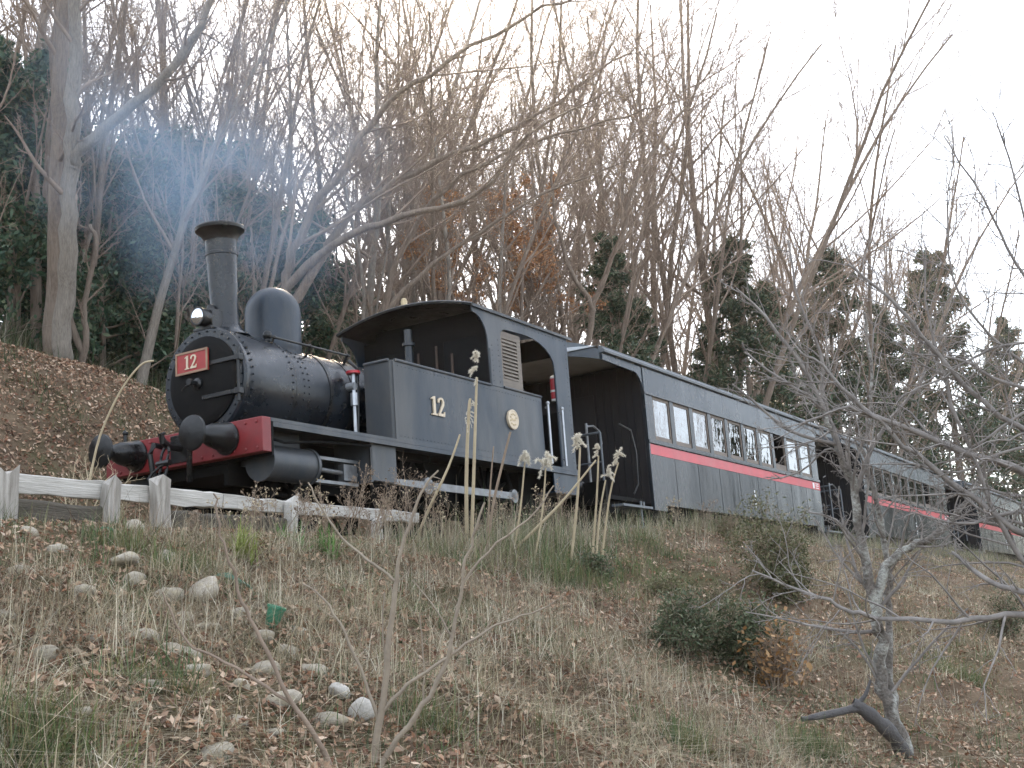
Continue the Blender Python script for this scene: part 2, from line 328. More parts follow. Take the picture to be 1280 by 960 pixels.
# boiler
bo = MB().lathe([(0, RB), (3.3, RB)], (1.10, 0, ZC), (1, 0, 0), 56).build('boiler', m_boil, LOCO)
for xx in (1.16, 1.78, 2.2):
    MB().lathe([(0, RB), (0, RB + .008), (.055, RB + .008), (.055, RB)], (xx, 0, ZC), (1, 0, 0), 56, False).build('boiler_band', m_black, bo)
rv = MB()
for k in range(44):
    a = 2 * math.pi * k / 44
    for xx in (1.34, 1.42): rv.ball((xx, (RB + .002) * math.cos(a), ZC + (RB + .002) * math.sin(a)), .0115, 6, 4)
rv.build('rivet_rows', m_boil, bo)
MB().lathe([(-.62, .40), (-.56, .37), (-.50, .335), (-.42, .322), (.08, .322)] + [(.08 + .315 * math.sin(rad(t)), .322 * math.cos(rad(t))) for t in range(10, 91, 10)], (1.46, 0, 2.565), (0, 0, 1), 40, False).build('dome', m_tank, LOCO)
hr = MB().tube([(1.0, -.40, 2.22), (2.35, -.40, 2.22)], .014, 8)
for xx in (1.02, 1.62, 2.3): hr.tube([(xx, -.33, 2.10), (xx, -.40, 2.22)], [.018, .014], 6).ball((xx, -.40, 2.22), .026, 8, 6)
hr.build('handrail', m_black, LOCO)
MB().tube([(1.0, .40, 2.22), (2.35, .40, 2.22)], .014, 8).build('handrail', m_black, LOCO)
MB().ball((1.05, -.28, 2.27), .055, 10, 8).cyl((1.05, -.28, 2.20), (1.05, -.28, 2.27), .03, n=8).build('lubricator', m_black, LOCO)
ck = MB().cyl((2.12, -.62, 1.15), (2.12, -.62, 1.95), .022, n=8).cyl((2.12, -.62, 1.55), (2.12, -.62, 1.70), .045, n=10).cyl((2.12, -.50, 1.78), (2.12, -.64, 1.78), .05, n=10).build('check_valve', m_bright, LOCO)
MB().lathe([(0, .045), (.0, .085), (.03, .085), (.03, .045)], (2.12, -.62, 1.93), (0, 0, 1), 16).build('valve_wheel', m_wheelred, ck)
MB().tube([(2.17, -.60, 1.1), (2.18, -.62, 1.5), (2.19, -.63, 2.0), (2.2, -.5, 2.12)], .022, 8).build('steam_pipe', m_black, LOCO)
# footplate
fp = MB().box((.131, -1.12, 1.062), (6.62, 1.12, 1.098)).build('footplate', m_tank, LOCO)
MB().box((.131, -1.118, 1.01), (6.62, -1.095, 1.061)).box((.131, 1.095, 1.01), (6.62, 1.118, 1.061)).build('edge_angle', m_tank, fp)
# side tanks
for s in (-1, 1):
    yo, yi = 1.092 * s, .68 * s
    r = .055; pts = [(2.25, yi), (5.73, yi), (5.73, yo)] + [(2.25 + r - r * math.sin(rad(a)), yo - s * (r - r * math.cos(rad(a)))) for a in range(0, 91, 15)]
    if s > 0: pts = pts
    tk = MB().prism(pts, (0, 0, 1.099), (1, 0, 0), (0, 1, 0), .945).build('side_tank', m_tank, LOCO)
    bd = MB().tube([(2.30, yo, 2.045), (4.40, yo, 2.045)], .02, 8).tube([(2.25, yo - s * .05, 2.045), (2.25, yi, 2.045)], .02, 8)
    bd.box((2.262, yo - .004, 1.10), (2.30, yo + .004, 2.03)) if s < 0 else None
    bd.build('tank_beading', m_tank, tk)
    MB().box((2.3, min(yo, yi) - (.004 if s < 0 else 0), 1.1), (5.7, max(yo, yi) + (.004 if s > 0 else 0), 1.128)).build('tank_foot_angle', m_tank, tk)
    rv = MB()
    for xx in np.arange(2.36, 5.72, .075):
        for zz in (1.15, 1.985): rv.ball((xx, yo + s * .001, zz), (.008, .005, .008), 6, 4)
    for zz in np.arange(1.2, 1.98, .075): rv.ball((3.98, yo + s * .001, zz), (.008, .005, .008), 6, 4)
    rv.build('rivet_rows', m_tank, tk)
    if s < 0: digits12((2.98, yo - .002, 1.475), (1, 0, 0), (0, 0, 1), .235, .02, m_pale, tk)
    if s < 0:
        bp_ = MB().lathe([(0, .135), (.03, .135), (.034, .12), (.03, .115), (.03, 0)], (4.88, yo - .001, 1.635), (0, -1, 0), 32, False).build('builder_plate', m_pale, tk)
        em = MB()
        for k in range(9):
            a = rad(20 + k * 35); em.box((4.88 + .075 * math.cos(a) - .016, yo - .038, 1.635 + .075 * math.sin(a) - .008), (4.88 + .075 * math.cos(a) + .016, yo - .03, 1.635 + .075 * math.sin(a) + .008))
        em.box((4.83, yo - .037, 1.62), (4.93, yo - .031, 1.645)).build('raised_lettering', m_brass, bp_)
# cab
for s in (-1, 1):
    cab = MB()
    y0 = -1.093 if s < 0 else 1.073
    f1 = [(4.07, 3.05), (4.07, 2.985)] + [(4.07 + .34 * math.sin(rad(a)), 2.62 + .365 * math.cos(rad(a))) for a in (15, 30, 45, 60, 75, 90)] + [(4.43, 2.05), (4.73, 2.05), (4.73, 2.70)] + [(4.87 - .14 * math.cos(rad(a)), 2.74 + .14 * math.sin(rad(a))) for a in (20, 45, 70, 90)] + [(5.4, 2.90), (5.4, 3.05)]
    f2 = [(5.4, 3.05), (5.4, 2.90)] + [(5.4 + .79 * math.sin(rad(a)), 2.55 + .35 * math.cos(rad(a))) for a in (15, 30, 45, 60, 75, 90)] + [(6.19, 1.10), (6.62, 1.10), (6.62, 3.05)]
    cab.prism(f1, (0, y0 + .02, 0), (1, 0, 0), (0, 0, 1), .02)
    cab.prism(f2, (0, y0 + .02, 0), (1, 0, 0), (0, 0, 1), .02)
    cab.build('cab_side', m_tank, LOCO)
rv = MB()
for P0, P1, n in (((6.56, 1.2), (6.56, 2.95), 26), ((4.5, 2.12), (4.5, 2.6), 8), ((4.66, 2.12), (4.66, 2.7), 9), ((4.8, 3.0), (6.5, 3.0), 18)):
    for k in range(n):
        xx = P0[0] + (P1[0] - P0[0]) * k / (n - 1); zz = P0[1] + (P1[1] - P0[1]) * k / (n - 1); rv.ball((xx, -1.094, zz), (.01, .006, .01), 6, 4)
rv.build('cab_rivets', m_tank, LOCO)
MB().tube([(4.44, -1.094, 2.05), (4.44, -1.094, 2.55)], .012, 6).tube([(4.74, -1.094, 2.06), (5.73, -1.094, 2.06)], .018, 8).tube([(6.19, -1.094, 1.12), (6.19, -1.094, 2.5)], .012, 6).build('cab_beading', m_tank, LOCO)
fw = MB().box((4.56, -1.07, 2.05), (4.585, -.86, 3.0)).box((4.56, .86, 2.05), (4.585, 1.07, 3.0)).box((4.56, -.86, 2.05), (4.585, .86, 2.30)).box((4.56, -.86, 2.80), (4.585, .86, 3.14)).box((4.56, -.28, 2.30), (4.585, .28, 2.80)).box((4.5, -.68, 1.1), (4.56, .68, 2.05)).build('weatherboard', m_dark, LOCO)
m_glass = bpy.data.materials.new('window_glass'); m_glass.use_nodes = True
_t = m_glass.node_tree; _N = _t.nodes; _N.clear()
_o = _N.new('ShaderNodeOutputMaterial'); _m = _N.new('ShaderNodeMixShader'); _f = _N.new('ShaderNodeFresnel'); _f.inputs[0].default_value = 6.0
_g = _N.new('ShaderNodeBsdfGlossy'); _g.inputs['Roughness'].default_value = .015; _tr = _N.new('ShaderNodeBsdfTransparent'); _tr.inputs[0].default_value = (.62, .66, .66, 1)
_nn = _N.new('ShaderNodeTexNoise'); _nn.inputs['Scale'].default_value = 2.2; _bp = _N.new('ShaderNodeBump'); _bp.inputs['Strength'].default_value = .16; _bp.inputs['Distance'].default_value = .03
_t.links.new(_nn.outputs['Fac'], _bp.inputs['Height']); _t.links.new(_bp.outputs[0], _g.inputs['Normal'])
_t.links.new(_f.outputs[0], _m.inputs[0]); _t.links.new(_tr.outputs[0], _m.inputs[1]); _t.links.new(_g.outputs[0], _m.inputs[2]); _t.links.new(_m.outputs[0], _o.inputs[0])
m_cabglass = mat('dark_pane_glass', (.006, .007, .008), (.011, .012, .013), rough=.8, spec=.1, scale=6)  # opaque near-black panes: the cab's unlit interior is put into their colour
for y0 in (-.86, .28): MB().box((4.568, y0, 2.30), (4.574, y0 + .58, 2.80)).build('pane', m_cabglass, fw)
# firebox front fittings under the canopy
MB().lathe([(0, .6), (.9, .6)], (3.75, 0, ZC + .02), (1, 0, 0), 40).build('firebox_wrapper', m_dark, LOCO)
sv = MB().cyl((3.86, -.20, 2.2), (3.86, -.20, 2.86), .055, n=14).cyl((3.86, -.20, 2.64), (3.86, -.20, 2.68), .085, n=14).cyl((3.86, -.20, 2.25), (3.86, -.20, 2.45), .075, .055, 14).build('safety_valve_pipe', m_boil, LOCO)
wh = MB().cyl((4.16, .05, 3.26), (4.16, .05, 3.32), .03, n=10).cyl((4.16, .05, 3.31), (4.16, .05, 3.37), .045, n=12).ball((4.16, .05, 3.375), .042, 10, 6).build('whistle', m_brass, LOCO)
rear = MB().box((6.59, -1.07, 1.1), (6.615, 1.07, 1.98)).box((6.59, -1.07, 1.98), (6.615, -.86, 3.0)).box((6.59, .86, 1.98), (6.615, 1.07, 3.0)).box((6.59, -.86, 2.82), (6.615, .86, 3.13)).build('rear_sheet', m_dark, LOCO)
rf = MB(); P = [(y, 3.045 + .185 * (1 - (y / 1.125) ** 2)) for y in np.linspace(-1.125, 1.125, 25)]
rf.prism(P + [(y, z + .04) for y, z in P[::-1]], (4.03, 0, 0), (0, 1, 0), (0, 0, 1), 2.70)
rf.build('cab_roof', m_black, LOCO)
rg = MB().tube([(4.03, y, z + .02) for y, z in P], .026, 6).build('roof_front_lip', m_black, LOCO)
# louvred sliding shutters
for s in (-1, 1):
    yy = -1.062 if s < 0 else 1.03
    x0, x1 = (4.76, 5.30) if s < 0 else (5.25, 5.95)
    sh = MB().box((x0, yy, 2.04), (x0 + .05, yy + .03, 2.86)).box((x1 - .10, yy, 2.04), (x1, yy + .03, 2.86)).box((x0 + .05, yy, 2.04), (x1 - .10, yy + .03, 2.20)).box((x0 + .05, yy, 2.76), (x1 - .10, yy + .03, 2.86)).build('louvre_shutter', m_wood, LOCO)
    sm = None
    for k in range(11):
        zc = 2.235 + k * .0505
        mb = MB().add([(x0 + .05, yy - .004, zc - .03), (x1 - .10, yy - .004, zc - .03), (x1 - .10, yy + .028, zc + .014), (x0 + .05, yy + .028, zc + .014),
                       (x0 + .05, yy - .004, zc - .018), (x1 - .10, yy - .004, zc - .018), (x1 - .10, yy + .028, zc + .026), (x0 + .05, yy + .028, zc + .026)],
                      [(0,3,2,1),(4,5,6,7),(0,1,5,4),(1,2,6,5),(2,3,7,6),(3,0,4,7)])
        mb.build('slat', m_wood, sh)
# cab floor fittings: handrails, levers, extinguisher, valves
for (xx, z0, z1) in ((5.83, 1.12, 1.98), (6.24, 1.12, 1.95)):
    MB().cyl((xx, -1.135, z0), (xx, -1.135, z1), .019, n=10).ball((xx, -1.135, z1), .03, 8, 6).tube([(xx, -1.09, z1 - .06), (xx, -1.135, z1 - .06)], .016, 6).tube([(xx, -1.09, z0 + .1), (xx, -1.135, z0 + .1)], .016, 6).build('grab_rail', m_bright, LOCO)
MB().tube([(5.6, -.7, 1.4), (5.55, -.72, 1.9), (5.5, -.72, 2.12)], .015, 6).tube([(5.3, -.95, 2.06), (5.42, -.98, 2.16), (5.55, -.98, 2.05)], .013, 6).build('reversing_lever', m_black, LOCO)
MB().cyl((5.75, -.7, 1.5), (5.75, -.7, 2.25), .014, n=8).cyl((5.75, -.7, 2.13), (5.75, -.7, 2.25), .022, n=8).build('brake_handle', m_bright, LOCO)
ex = MB().cyl((6.30, -1.0, 2.12), (6.30, -1.0, 2.42), .055, n=14).build('signal_lamp', m_wheelred, LOCO)
m_enam = mat('white_enamel', (.7, .7, .68), (.6, .6, .58), rough=.4, scale=6)
MB().lathe([(0, .055), (.03, .05), (.05, .02)], (6.30, -1.0, 2.42), (0, 0, 1), 14).build('lamp_top', m_enam, ex); MB().cyl((6.30, -1.0, 2.09), (6.30, -1.0, 2.12), .05, n=14).build('lamp_foot', m_enam, ex); MB().cyl((6.30, -1.0, 2.22), (6.30, -1.0, 2.25), .057, n=14).build('white_band', m_enam, ex)
MB().lathe([(0, .03), (0, .075), (.025, .075), (.025, .03)], (4.46, -.62, 2.16), (0, 0, 1), 14).cyl((4.46, -.62, 2.0), (4.46, -.62, 2.17), .016, n=8).build('injector_wheel', m_wheelred, LOCO)
for (yy, zz) in ((-.45, 2.6), (-.2, 2.75), (.1, 2.7), (.35, 2.55)): MB().tube([(4.5, yy, 2.2), (4.5, yy, zz)], .018, 6).build('backhead_pipe', m_copper, LOCO)
MB().box((5.93, -1.092, .73), (6.62, -1.07, 1.01)).box((5.93, -1.07, .73), (6.62, -.80, .755)).build('step_panel', m_tank, LOCO)
# cylinders, motion and wheels
for s in (-1, 1):
    cyb = MB().cyl((.30, .84 * s, .70), (.95, .84 * s, .70), .185, n=28).cyl((.26, .84 * s, .70), (.30, .84 * s, .70), .20, n=28).cyl((.95, .84 * s, .70), (.99, .84 * s, .70), .20, n=28).box((.34, .5 * s, .70), (.92, .8 * s, 1.05)).build('cylinder', m_tank, LOCO)
    MB().cyl((.99, .84 * s, .70), (1.72, .84 * s, .68), .026, n=10).box((1.55, .80 * s, .60), (1.78, .88 * s, .78)).build('piston_rod', m_rod, cyb)
    MB().box((.99, .80 * s, .80), (1.80, .88 * s, .835)).build('slide_bar', m_rod, LOCO); MB().box((.99, .80 * s, .545), (1.80, .88 * s, .58)).build('slide_bar', m_rod, LOCO)
    MB().box((1.80, .55 * s, .58), (1.84, 1.06 * s, 1.06)).box((1.80, 1.04 * s, .60), (2.28, 1.06 * s, 1.06)).build('motion_bracket', m_tank, LOCO)
    MB().prism([(2.0, .60), (2.95, .575), (4.95, .575), (4.95, .665), (2.95, .665), (2.0, .65)], (0, (-1.0 if s < 0 else 1.03), 0), (1, 0, 0), (0, 0, 1), .03).lathe([(0, .10), (.05, .10)], (2.95, -1.03 if s < 0 else .98, .62), (0, 1, 0), 16).lathe([(0, .09), (.05, .09)], (4.93, -1.03 if s < 0 else .98, .62), (0, 1, 0), 16).build('coupling_rod', m_rod, LOCO)
    MB().tube([(1.7, .84 * s, .68), (2.3, .9 * s, .65), (2.95, .94 * s, .62)], [.03, .04, .04], 8).build('connecting_rod', m_rod, LOCO)
    for (xx, rr) in ((1.05, .43), (2.95, .64), (4.93, .64)):
        y0 = .52 * s
        whl = MB().lathe([(0, rr - .07), (0, rr + .025), (.03, rr + .02), (.035, rr), (.12, rr - .005), (.12, rr - .07), (0, rr - .07)], (xx, y0, rr + .004), (0, s, 0), 40, False).lathe([(0, .13), (.15, .12)], (xx, y0, rr + .004), (0, s, 0), 20).build('wheel', m_dark, LOCO)
        sp = MB(); ns = 14 if rr > .5 else 10
        for k in range(ns):
            a = 2 * math.pi * k / ns; sp.tube([(xx + .1 * math.cos(a), y0 + s * .06, rr + .1 * math.sin(a)), (xx + (rr - .05) * math.cos(a), y0 + s * .06, rr + (rr - .05) * math.sin(a))], [.03, .022], 6)
        sp.build('spokes', m_dark, whl)
for xx in (1.05, 2.95, 4.93): MB().cyl((xx, -.6, .43 if xx < 2 else .64), (xx, .6, .43 if xx < 2 else .64), .07, n=12).build('axle', m_dark, LOCO)
for s in (-1, 1): MB().box((2.5, .60 * s, .98), (3.4, .75 * s, 1.06)).build('splasher', m_dark, LOCO)
MB().tube([(.15, -1.02, .92), (.4, -1.05, .88), (1.0, -1.03, .95), (1.8, -1.07, .98)], .015, 6).build('drain_pipe', m_dark, LOCO)
MB().box((6.62, -1.05, .75), (6.72, 1.05, 1.06)).build('rear_beam', m_black, LOCO)
for s in (-1, 1): MB().lathe([(0, .15), (.2, .12), (.33, .06), (.40, .055), (.42, .17), (.45, .17)], (6.72, .651 * s, .945), (1, 0, 0), 20).build('rear_buffer', m_black, LOCO)
# ------------------------------------------------------------------ coaches (x = 0 at the front end wall)
m_coach = mat('coach_black', (.004, .006, .009), (.009, .013, .018), rough=.20, scale=2.0, spec=.32, stretch=(2.4, 1, .4), c3=(.065, .066, .066), c3amt=.7, bump=.12, bscale=4, rvar=.10)
m_coachl = mat('coach_letterboard', (.012, .018, .024), (.026, .036, .046), rough=.26, scale=1.6, spec=.3, stretch=(1.6, 1, .8), c3=(.075, .083, .09), c3amt=.6, bump=.1, bscale=3, rvar=.1)  # paler, bluer coach black: the sky's reflection is put into the colour
m_stripe = mat('stripe_red', (.55, .03, .045), (.44, .025, .038), rough=.35, scale=3, c3=(.42, .09, .09), c3amt=.6)
m_roofc = mat('coach_roof_grey', (.55, .57, .59), (.42, .44, .46), rough=.55, scale=3)
m_fascia = mat('coach_fascia', (.10, .115, .13), (.07, .08, .09), rough=.45, scale=3)
m_wframe = mat('window_frame_wood', (.17, .13, .10), (.12, .095, .075), rough=.55, scale=5)
m_plank = mat('end_wall_board', (.012, .011, .012), (.02, .018, .019), rough=.55, scale=6, spec=.25, stretch=(1, 1, .1))
m_ceil = mat('porch_ceiling', (.20, .18, .16), (.15, .135, .12), rough=.7, scale=5)
m_white = mat('white_lettering', (.75, .75, .74), (.68, .68, .66), rough=.5, scale=5)
m_seat = mat('seat_brown', (.06, .045, .035), (.08, .06, .045), rough=.8, scale=5)
CL, CW = 8.9, 1.26
def roof_section(z0, k=1.0, n=21):
    """half-flattened arch with a stepped cornice"""
    return [(y, z0 + k * .30 * (1 - abs(y / 1.22) ** 2.6)) for y in np.linspace(-1.22, 1.22, n)]
def make_coach():
    R_ = empty('passenger_coach', (0, 0, 0), (-CANT, 0, 0))
    sd = MB(); nW = 10; x0, x1 = .30, 8.62; pit = (x1 - x0) / nW; post = .15
    for s in (-1, 1):
        ya, yb = (-CW, -CW + .05) if s < 0 else (CW - .05, CW)
        sd.box((0, ya, .72), (CL, yb, 1.78)); sd.box((0, ya, .62), (.5, yb, .72)); sd.box((CL - .5, ya, .62), (CL, yb, .72))
        sd.box((0, ya, 1.78), (x0, yb, 2.52)); sd.box((x1 - post, ya, 1.78), (CL, yb, 2.52))
        for k in range(1, nW): sd.box((x0 + k * pit - post, ya, 1.78), (x0 + k * pit, yb, 2.52))
    sd.build('side_wall', m_coach, R_)
    lb = MB()
    for s in (-1, 1): lb.box((0, s * CW - (.012 if s < 0 else -.0), 2.522), (CL, s * (CW - .05), 2.955)) if s > 0 else lb.box((0, -CW - .006, 2.522), (CL, -CW + .05, 2.955))
    lb.build('letterboard', m_coachl, R_)
    for s in (-1, 1):
        MB().box((0, s * CW + s * .001, 1.525), (CL, s * CW + s * .006, 1.690)).build('red_stripe', m_stripe, R_)
        MB().box((-.01, s * CW, 1.70), (CL + .01, s * CW + s * .025, 1.755)).build('waist_moulding', m_coach, R_, .005)
        MB().box((-.01, s * CW + (0 if s > 0 else -.007), 2.505), (CL + .01, s * CW + s * .02, 2.54)).build('window_head_moulding', m_coach, R_, .004)
        MB().box((-.012, s * CW, .63), (.035, s * CW + s * .012, 2.95)).build('corner_post', m_coachl, R_)
        bt = MB()
        for k in range(1, 9): bt.box((k * CL / 9 - .005, s * CW, .73), (k * CL / 9 + .005, s * CW + s * .004, 1.52))
        bt.build('panel_beads', m_coach, R_)
    # end walls of vertical boards with a doorway
    for xe, dx in ((0, -1), (CL, 1)):
        ew = MB().box((xe, -CW + .05, .72), (xe - dx * .04, CW - .05, 3.0)).build('end_wall', m_plank, R_)
        bdm = MB().box((0, -.062, .74), (dx * .014, .062, 2.98)).mesh('board'); bdm.materials.append(m_plank)
        for k in range(18):
            o = bpy.data.objects.new('board', bdm); COL.objects.link(o); o.parent = ew; o.location = (xe, -CW + .12 + k * .133, 0)
        MB().box((xe + dx * .014, -.36, .80), (xe + dx * .04, .36, 2.62)).build('end_door', m_plank, R_, .006)
        # porch
        pf = MB().box((xe, -1.12, .74), (xe + dx * 1.38, 1.12, .80)).build('platform_floor', m_dark, R_)
        for (xa, xb_, ya, yb, za, zb_) in ((.15, 1.2, -1.30, -1.1, .62, .655), (.15, 1.2, 1.10, 1.30, .62, .655), (.3, 1.05, -1.32, -1.12, .30, .33)): MB().box((xe + dx * xa, ya, za), (xe + dx * xb_, yb, zb_)).box((xe + dx * (xa + .1), (ya + yb) / 2 - .01, zb_ - .005), (xe + dx * (xa + .14), (ya + yb) / 2 + .01, .74)).build('step', m_fascia, pf)
        for y0, y1 in ((-1.08, -.45), (.45, 1.08)):
            rl = MB().cyl((xe + dx * 1.34, y0, .79), (xe + dx * 1.34, y0, 1.75), .018, n=8).cyl((xe + dx * 1.34, y1, .79), (xe + dx * 1.34, y1, 1.75), .018, n=8)
            rl.tube([(xe + dx * 1.34, y0, 1.75), (xe + dx * 1.34, y1, 1.75)], .02, 8).tube([(xe + dx * 1.34, y0, 1.3), (xe + dx * 1.34, y1, 1.3)], .014, 6).build('end_railing', m_fascia, R_)
        MB().cyl((xe + dx * 1.2, -.78, .8), (xe + dx * 1.2, -.78, 1.95), .022, n=8).tube([(xe + dx * 1.2, -.78, 1.9), (xe + dx * 1.0, -.80, 1.93), (xe + dx * .85, -.82, 1.86), (xe + dx * .8, -.82, 1.66)], .018, 8).build('brake_column', m_rod, R_)
        MB().tube([(xe + dx * .55, -1.18, .85), (xe + dx * .45, -1.22, 1.0), (xe + dx * .42, -1.22, 1.5), (xe + dx * .5, -1.2, 1.86), (xe + dx * .85, -1.16, 1.93)], .014, 8).build('grab_rail', m_black, R_)
        MB().tube([(xe + dx * 1.36, .25, .9), (xe + dx * 1.5, .25, 1.0), (xe + dx * 1.62, .22, .85), (xe + dx * 1.6, .2, .6)], .03, 8).build('brake_hose', m_black, R_)
        for s in (-1, 1):
            # curved bracket below the porch roof and corner gusset
            gp = [(0, 2.955), (0, 2.45)] + [(dx * (.30 - .30 * math.cos(rad(a))), 2.45 + .38 * math.sin(rad(a))) for a in (15, 35, 55, 75, 90)] + [(dx * 1.40, 2.85), (dx * 1.40, 2.955)]
            MB().prism(gp, (xe, s * CW - (.0 if s > 0 else -.03), 0), (1, 0, 0), (0, 0, 1), .03).build('porch_bracket', m_coachl, R_)
            MB().lathe([(0, .15), (.2, .11), (.30, .055), (.42, .055), (.43, .17), (.46, .165)], (xe + dx * 1.40, s * .651, .93), (dx, 0, 0), 18).build('buffer', m_black, R_)
        MB().box((xe + dx * 1.39, -1.15, .66), (xe + dx * 1.46, 1.15, 1.0)).build('headstock', m_dark, R_)
        sg = roof_section(2.90, 1, 15); MB().prism([(y, z - .0) for y, z in sg] + [(y, z + .02) for y, z in sg[::-1]], (xe + dx * .02, 0, 0), (0, 1, 0), (0, 0, 1), dx * 1.3).build('porch_ceiling', m_ceil, R_)
        se = roof_section(2.955, 1, 15); lo = [(1.22, 2.90), (.9, 2.93), (0, 2.96 + .02), (-.9, 2.93), (-1.22, 2.90)]
        se2 = [(y, z + .06) for y, z in roof_section(2.955, .9, 15)]; low = [(y, 2.86 + .20 * (1 - (y / 1.22) ** 2)) for y in np.linspace(1.22, -1.22, 15)]
        MB().prism(se2 + low, (xe + dx * 1.38, 0, 0), (0, 1, 0), (0, 0, 1), dx * .05).build('end_fascia', m_fascia, R_)
    # cornice
    for s in (-1, 1):
        cpr = [(s * (CW - .05), 2.956), (s * (CW + .05), 2.965), (s * (CW + .055), 3.0), (s * (CW + .02), 3.03), (s * (CW + .02), 3.055), (s * (CW - .05), 3.075)]
        MB().prism(cpr, (-1.42, 0, 0), (0, 1, 0), (0, 0, 1), CL + 2.84).build('cornice', m_fascia, R_)
    # roof: loft with turned-down ends
    xs_ = [-1.46, -1.44, -1.30, -1.05, -.75, -.3] + list(np.linspace(.3, CL - .3, 8)) + [CL + .3, CL + .75, CL + 1.05, CL + 1.30, CL + 1.44, CL + 1.46]
    V = []; n = 25
    for x in xs_:
        e = max(0, -x - .3, x - CL - .3) / 1.16; k = max(1 - e ** 3 * .75, .2)
        for y, z in roof_section(3.065, k, n): V.append((x, y * (1.0 if e < .95 else .985), z))
    F = [(i*n+j, i*n+j+1, (i+1)*n+j+1, (i+1)*n+j) for i in range(len(xs_)-1) for j in range(n-1)]
    F.append(tuple(range(n))); F.append(tuple(range((len(xs_)-1)*n, len(xs_)*n)))
    F += [((i)*n, (i+1)*n, (i+1)*n+n-1, i*n+n-1) for i in range(len(xs_)-1)]
    MB().add(V, F).build('roof', m_roofc, R_, smooth=40)
    # windows
    panes = []
    for s in (-1, 1):
        for k in range(nW):
            a, b_ = x0 + k * pit, x0 + (k + 1) * pit - post; yo = s * (CW - .012); yi = s * (CW - .042)
            opened = (s < 0 and k == 7); zb = 1.78 + (.0 if not opened else 0)
            f = MB()
            if not opened: f.box((a + .004, yo, 1.784), (a + .045, yi, 2.516)).box((b_ - .045, yo, 1.784), (b_ - .004, yi, 2.516)).box((a + .045, yo, 1.784), (b_ - .045, yi, 1.85)).box((a + .045, yo, 2.46), (b_ - .045, yi, 2.516))
            else: f.box((a + .004, yo, 1.784), (a + .03, yi, 2.516)).box((b_ - .03, yo, 1.784), (b_ - .004, yi, 2.516)).box((a + .03, yo, 1.784), (b_ - .03, yi, 1.90))
            wd = f.build('window', m_wframe, R_)
            if opened: wd['label'] = 'lowered window standing open'
            else:
                pn = MB().box((a + .045, s * (CW - .024), 1.85), (b_ - .045, s * (CW - .028), 2.46)).build('pane', m_glass, wd, smooth=0)
                pn.rotation_euler = (0, 0, 0)
    # marks: class sign at the stripe end and small data panel
    mk_ = MB().box((CL - .52, -CW - .012, 1.545), (CL - .40, -CW - .007, 1.67))
    for zz in (1.55, 1.60, 1.645): mk_.box((CL - .32, -CW - .012, zz), (CL - .12, -CW - .007, zz + .02))
    mk_.build('class_mark', m_white, R_)
    mk2 = MB()
    for i, (zz, ww) in enumerate(((1.20, .05), (1.12, .08), (1.05, .06), (.97, .08), (.90, .05))): mk2.box((4.62, -CW - .012, zz), (4.62 + ww, -CW - .006, zz + .045))
    mk2.build('data_lettering', m_white, R_)
    # interior and underframe
    MB().box((.05, -CW + .05, .74), (CL - .05, CW - .05, .80)).build('floor', m_dark, R_)
    MB().box((.3, -CW + .06, .80), (CL - .3, -.80, 1.27)).box((.3, .80, .80), (CL - .3, CW - .06, 1.27)).build('bench_seats', m_seat, R_)
    MB().box((-1.38, -1.0, .56), (CL + 1.38, -.92, .735)).box((-1.38, .92, .56), (CL + 1.38, 1.0, .735)).box((-1.3, -.92, .6), (CL + 1.3, .92, .72)).build('underframe', m_dark, R_)
    for s in (-1, 1): MB().tube([(1.5, s * .95, .56), (2.6, s * .95, .28), (6.3, s * .95, .28), (7.4, s * .95, .56)], .02, 6).build('truss_rod', m_dark, R_)
    for xb in (1.35, CL - 1.35):
        bg_ = MB()
        for s in (-1, 1): bg_.box((xb - 1.0, s * .72, .40), (xb + 1.0, s * .78, .58)).box((xb - .8, s * .72, .28), (xb - .5, s * .82, .5)).box((xb + .5, s * .72, .28), (xb + .8, s * .82, .5))
        bg_.box((xb - .15, -.75, .35), (xb + .15, .75, .55)); bo_ = bg_.build('bogie', m_dark, R_)
        for xw in (-.65, .65):
            MB().lathe([(0, .38), (.03, .375), (.035, .35), (.12, .345)], (xb + xw, -.52, .352), (0, -1, 0), 24).lathe([(0, .38), (.03, .375), (.035, .35), (.12, .345)], (xb + xw, .52, .352), (0, 1, 0), 24).cyl((xb + xw, -.6, .352), (xb + xw, .6, .352), .06, n=10).build('wheelset', m_dark, bo_)
    return R_
co1 = make_coach(); co1.location = (8.84, 0, 0)
tag(co1, 'black passenger coach coupled directly behind the locomotive, red stripe below ten windows', 'train coach', 'coaches of the train')
co2 = copy_tree(co1); co2.location = (21.75, .1, 0); co2.scale = (1.16, 1, 1); co2.rotation_euler = (-CANT, 0, rad(.9))
tag(co2, 'black red-striped coach coupled between the first coach and the last one', 'train coach', 'coaches of the train')
co3 = copy_tree(co1); co3.location = (36.9, .25, 0); co3.scale = (1.16, 1, 1); co3.rotation_euler = (-CANT, 0, rad(.5))
tag(co3, 'last red-striped coach, hidden behind the bare roadside tree branches', 'train coach', 'coaches of the train')
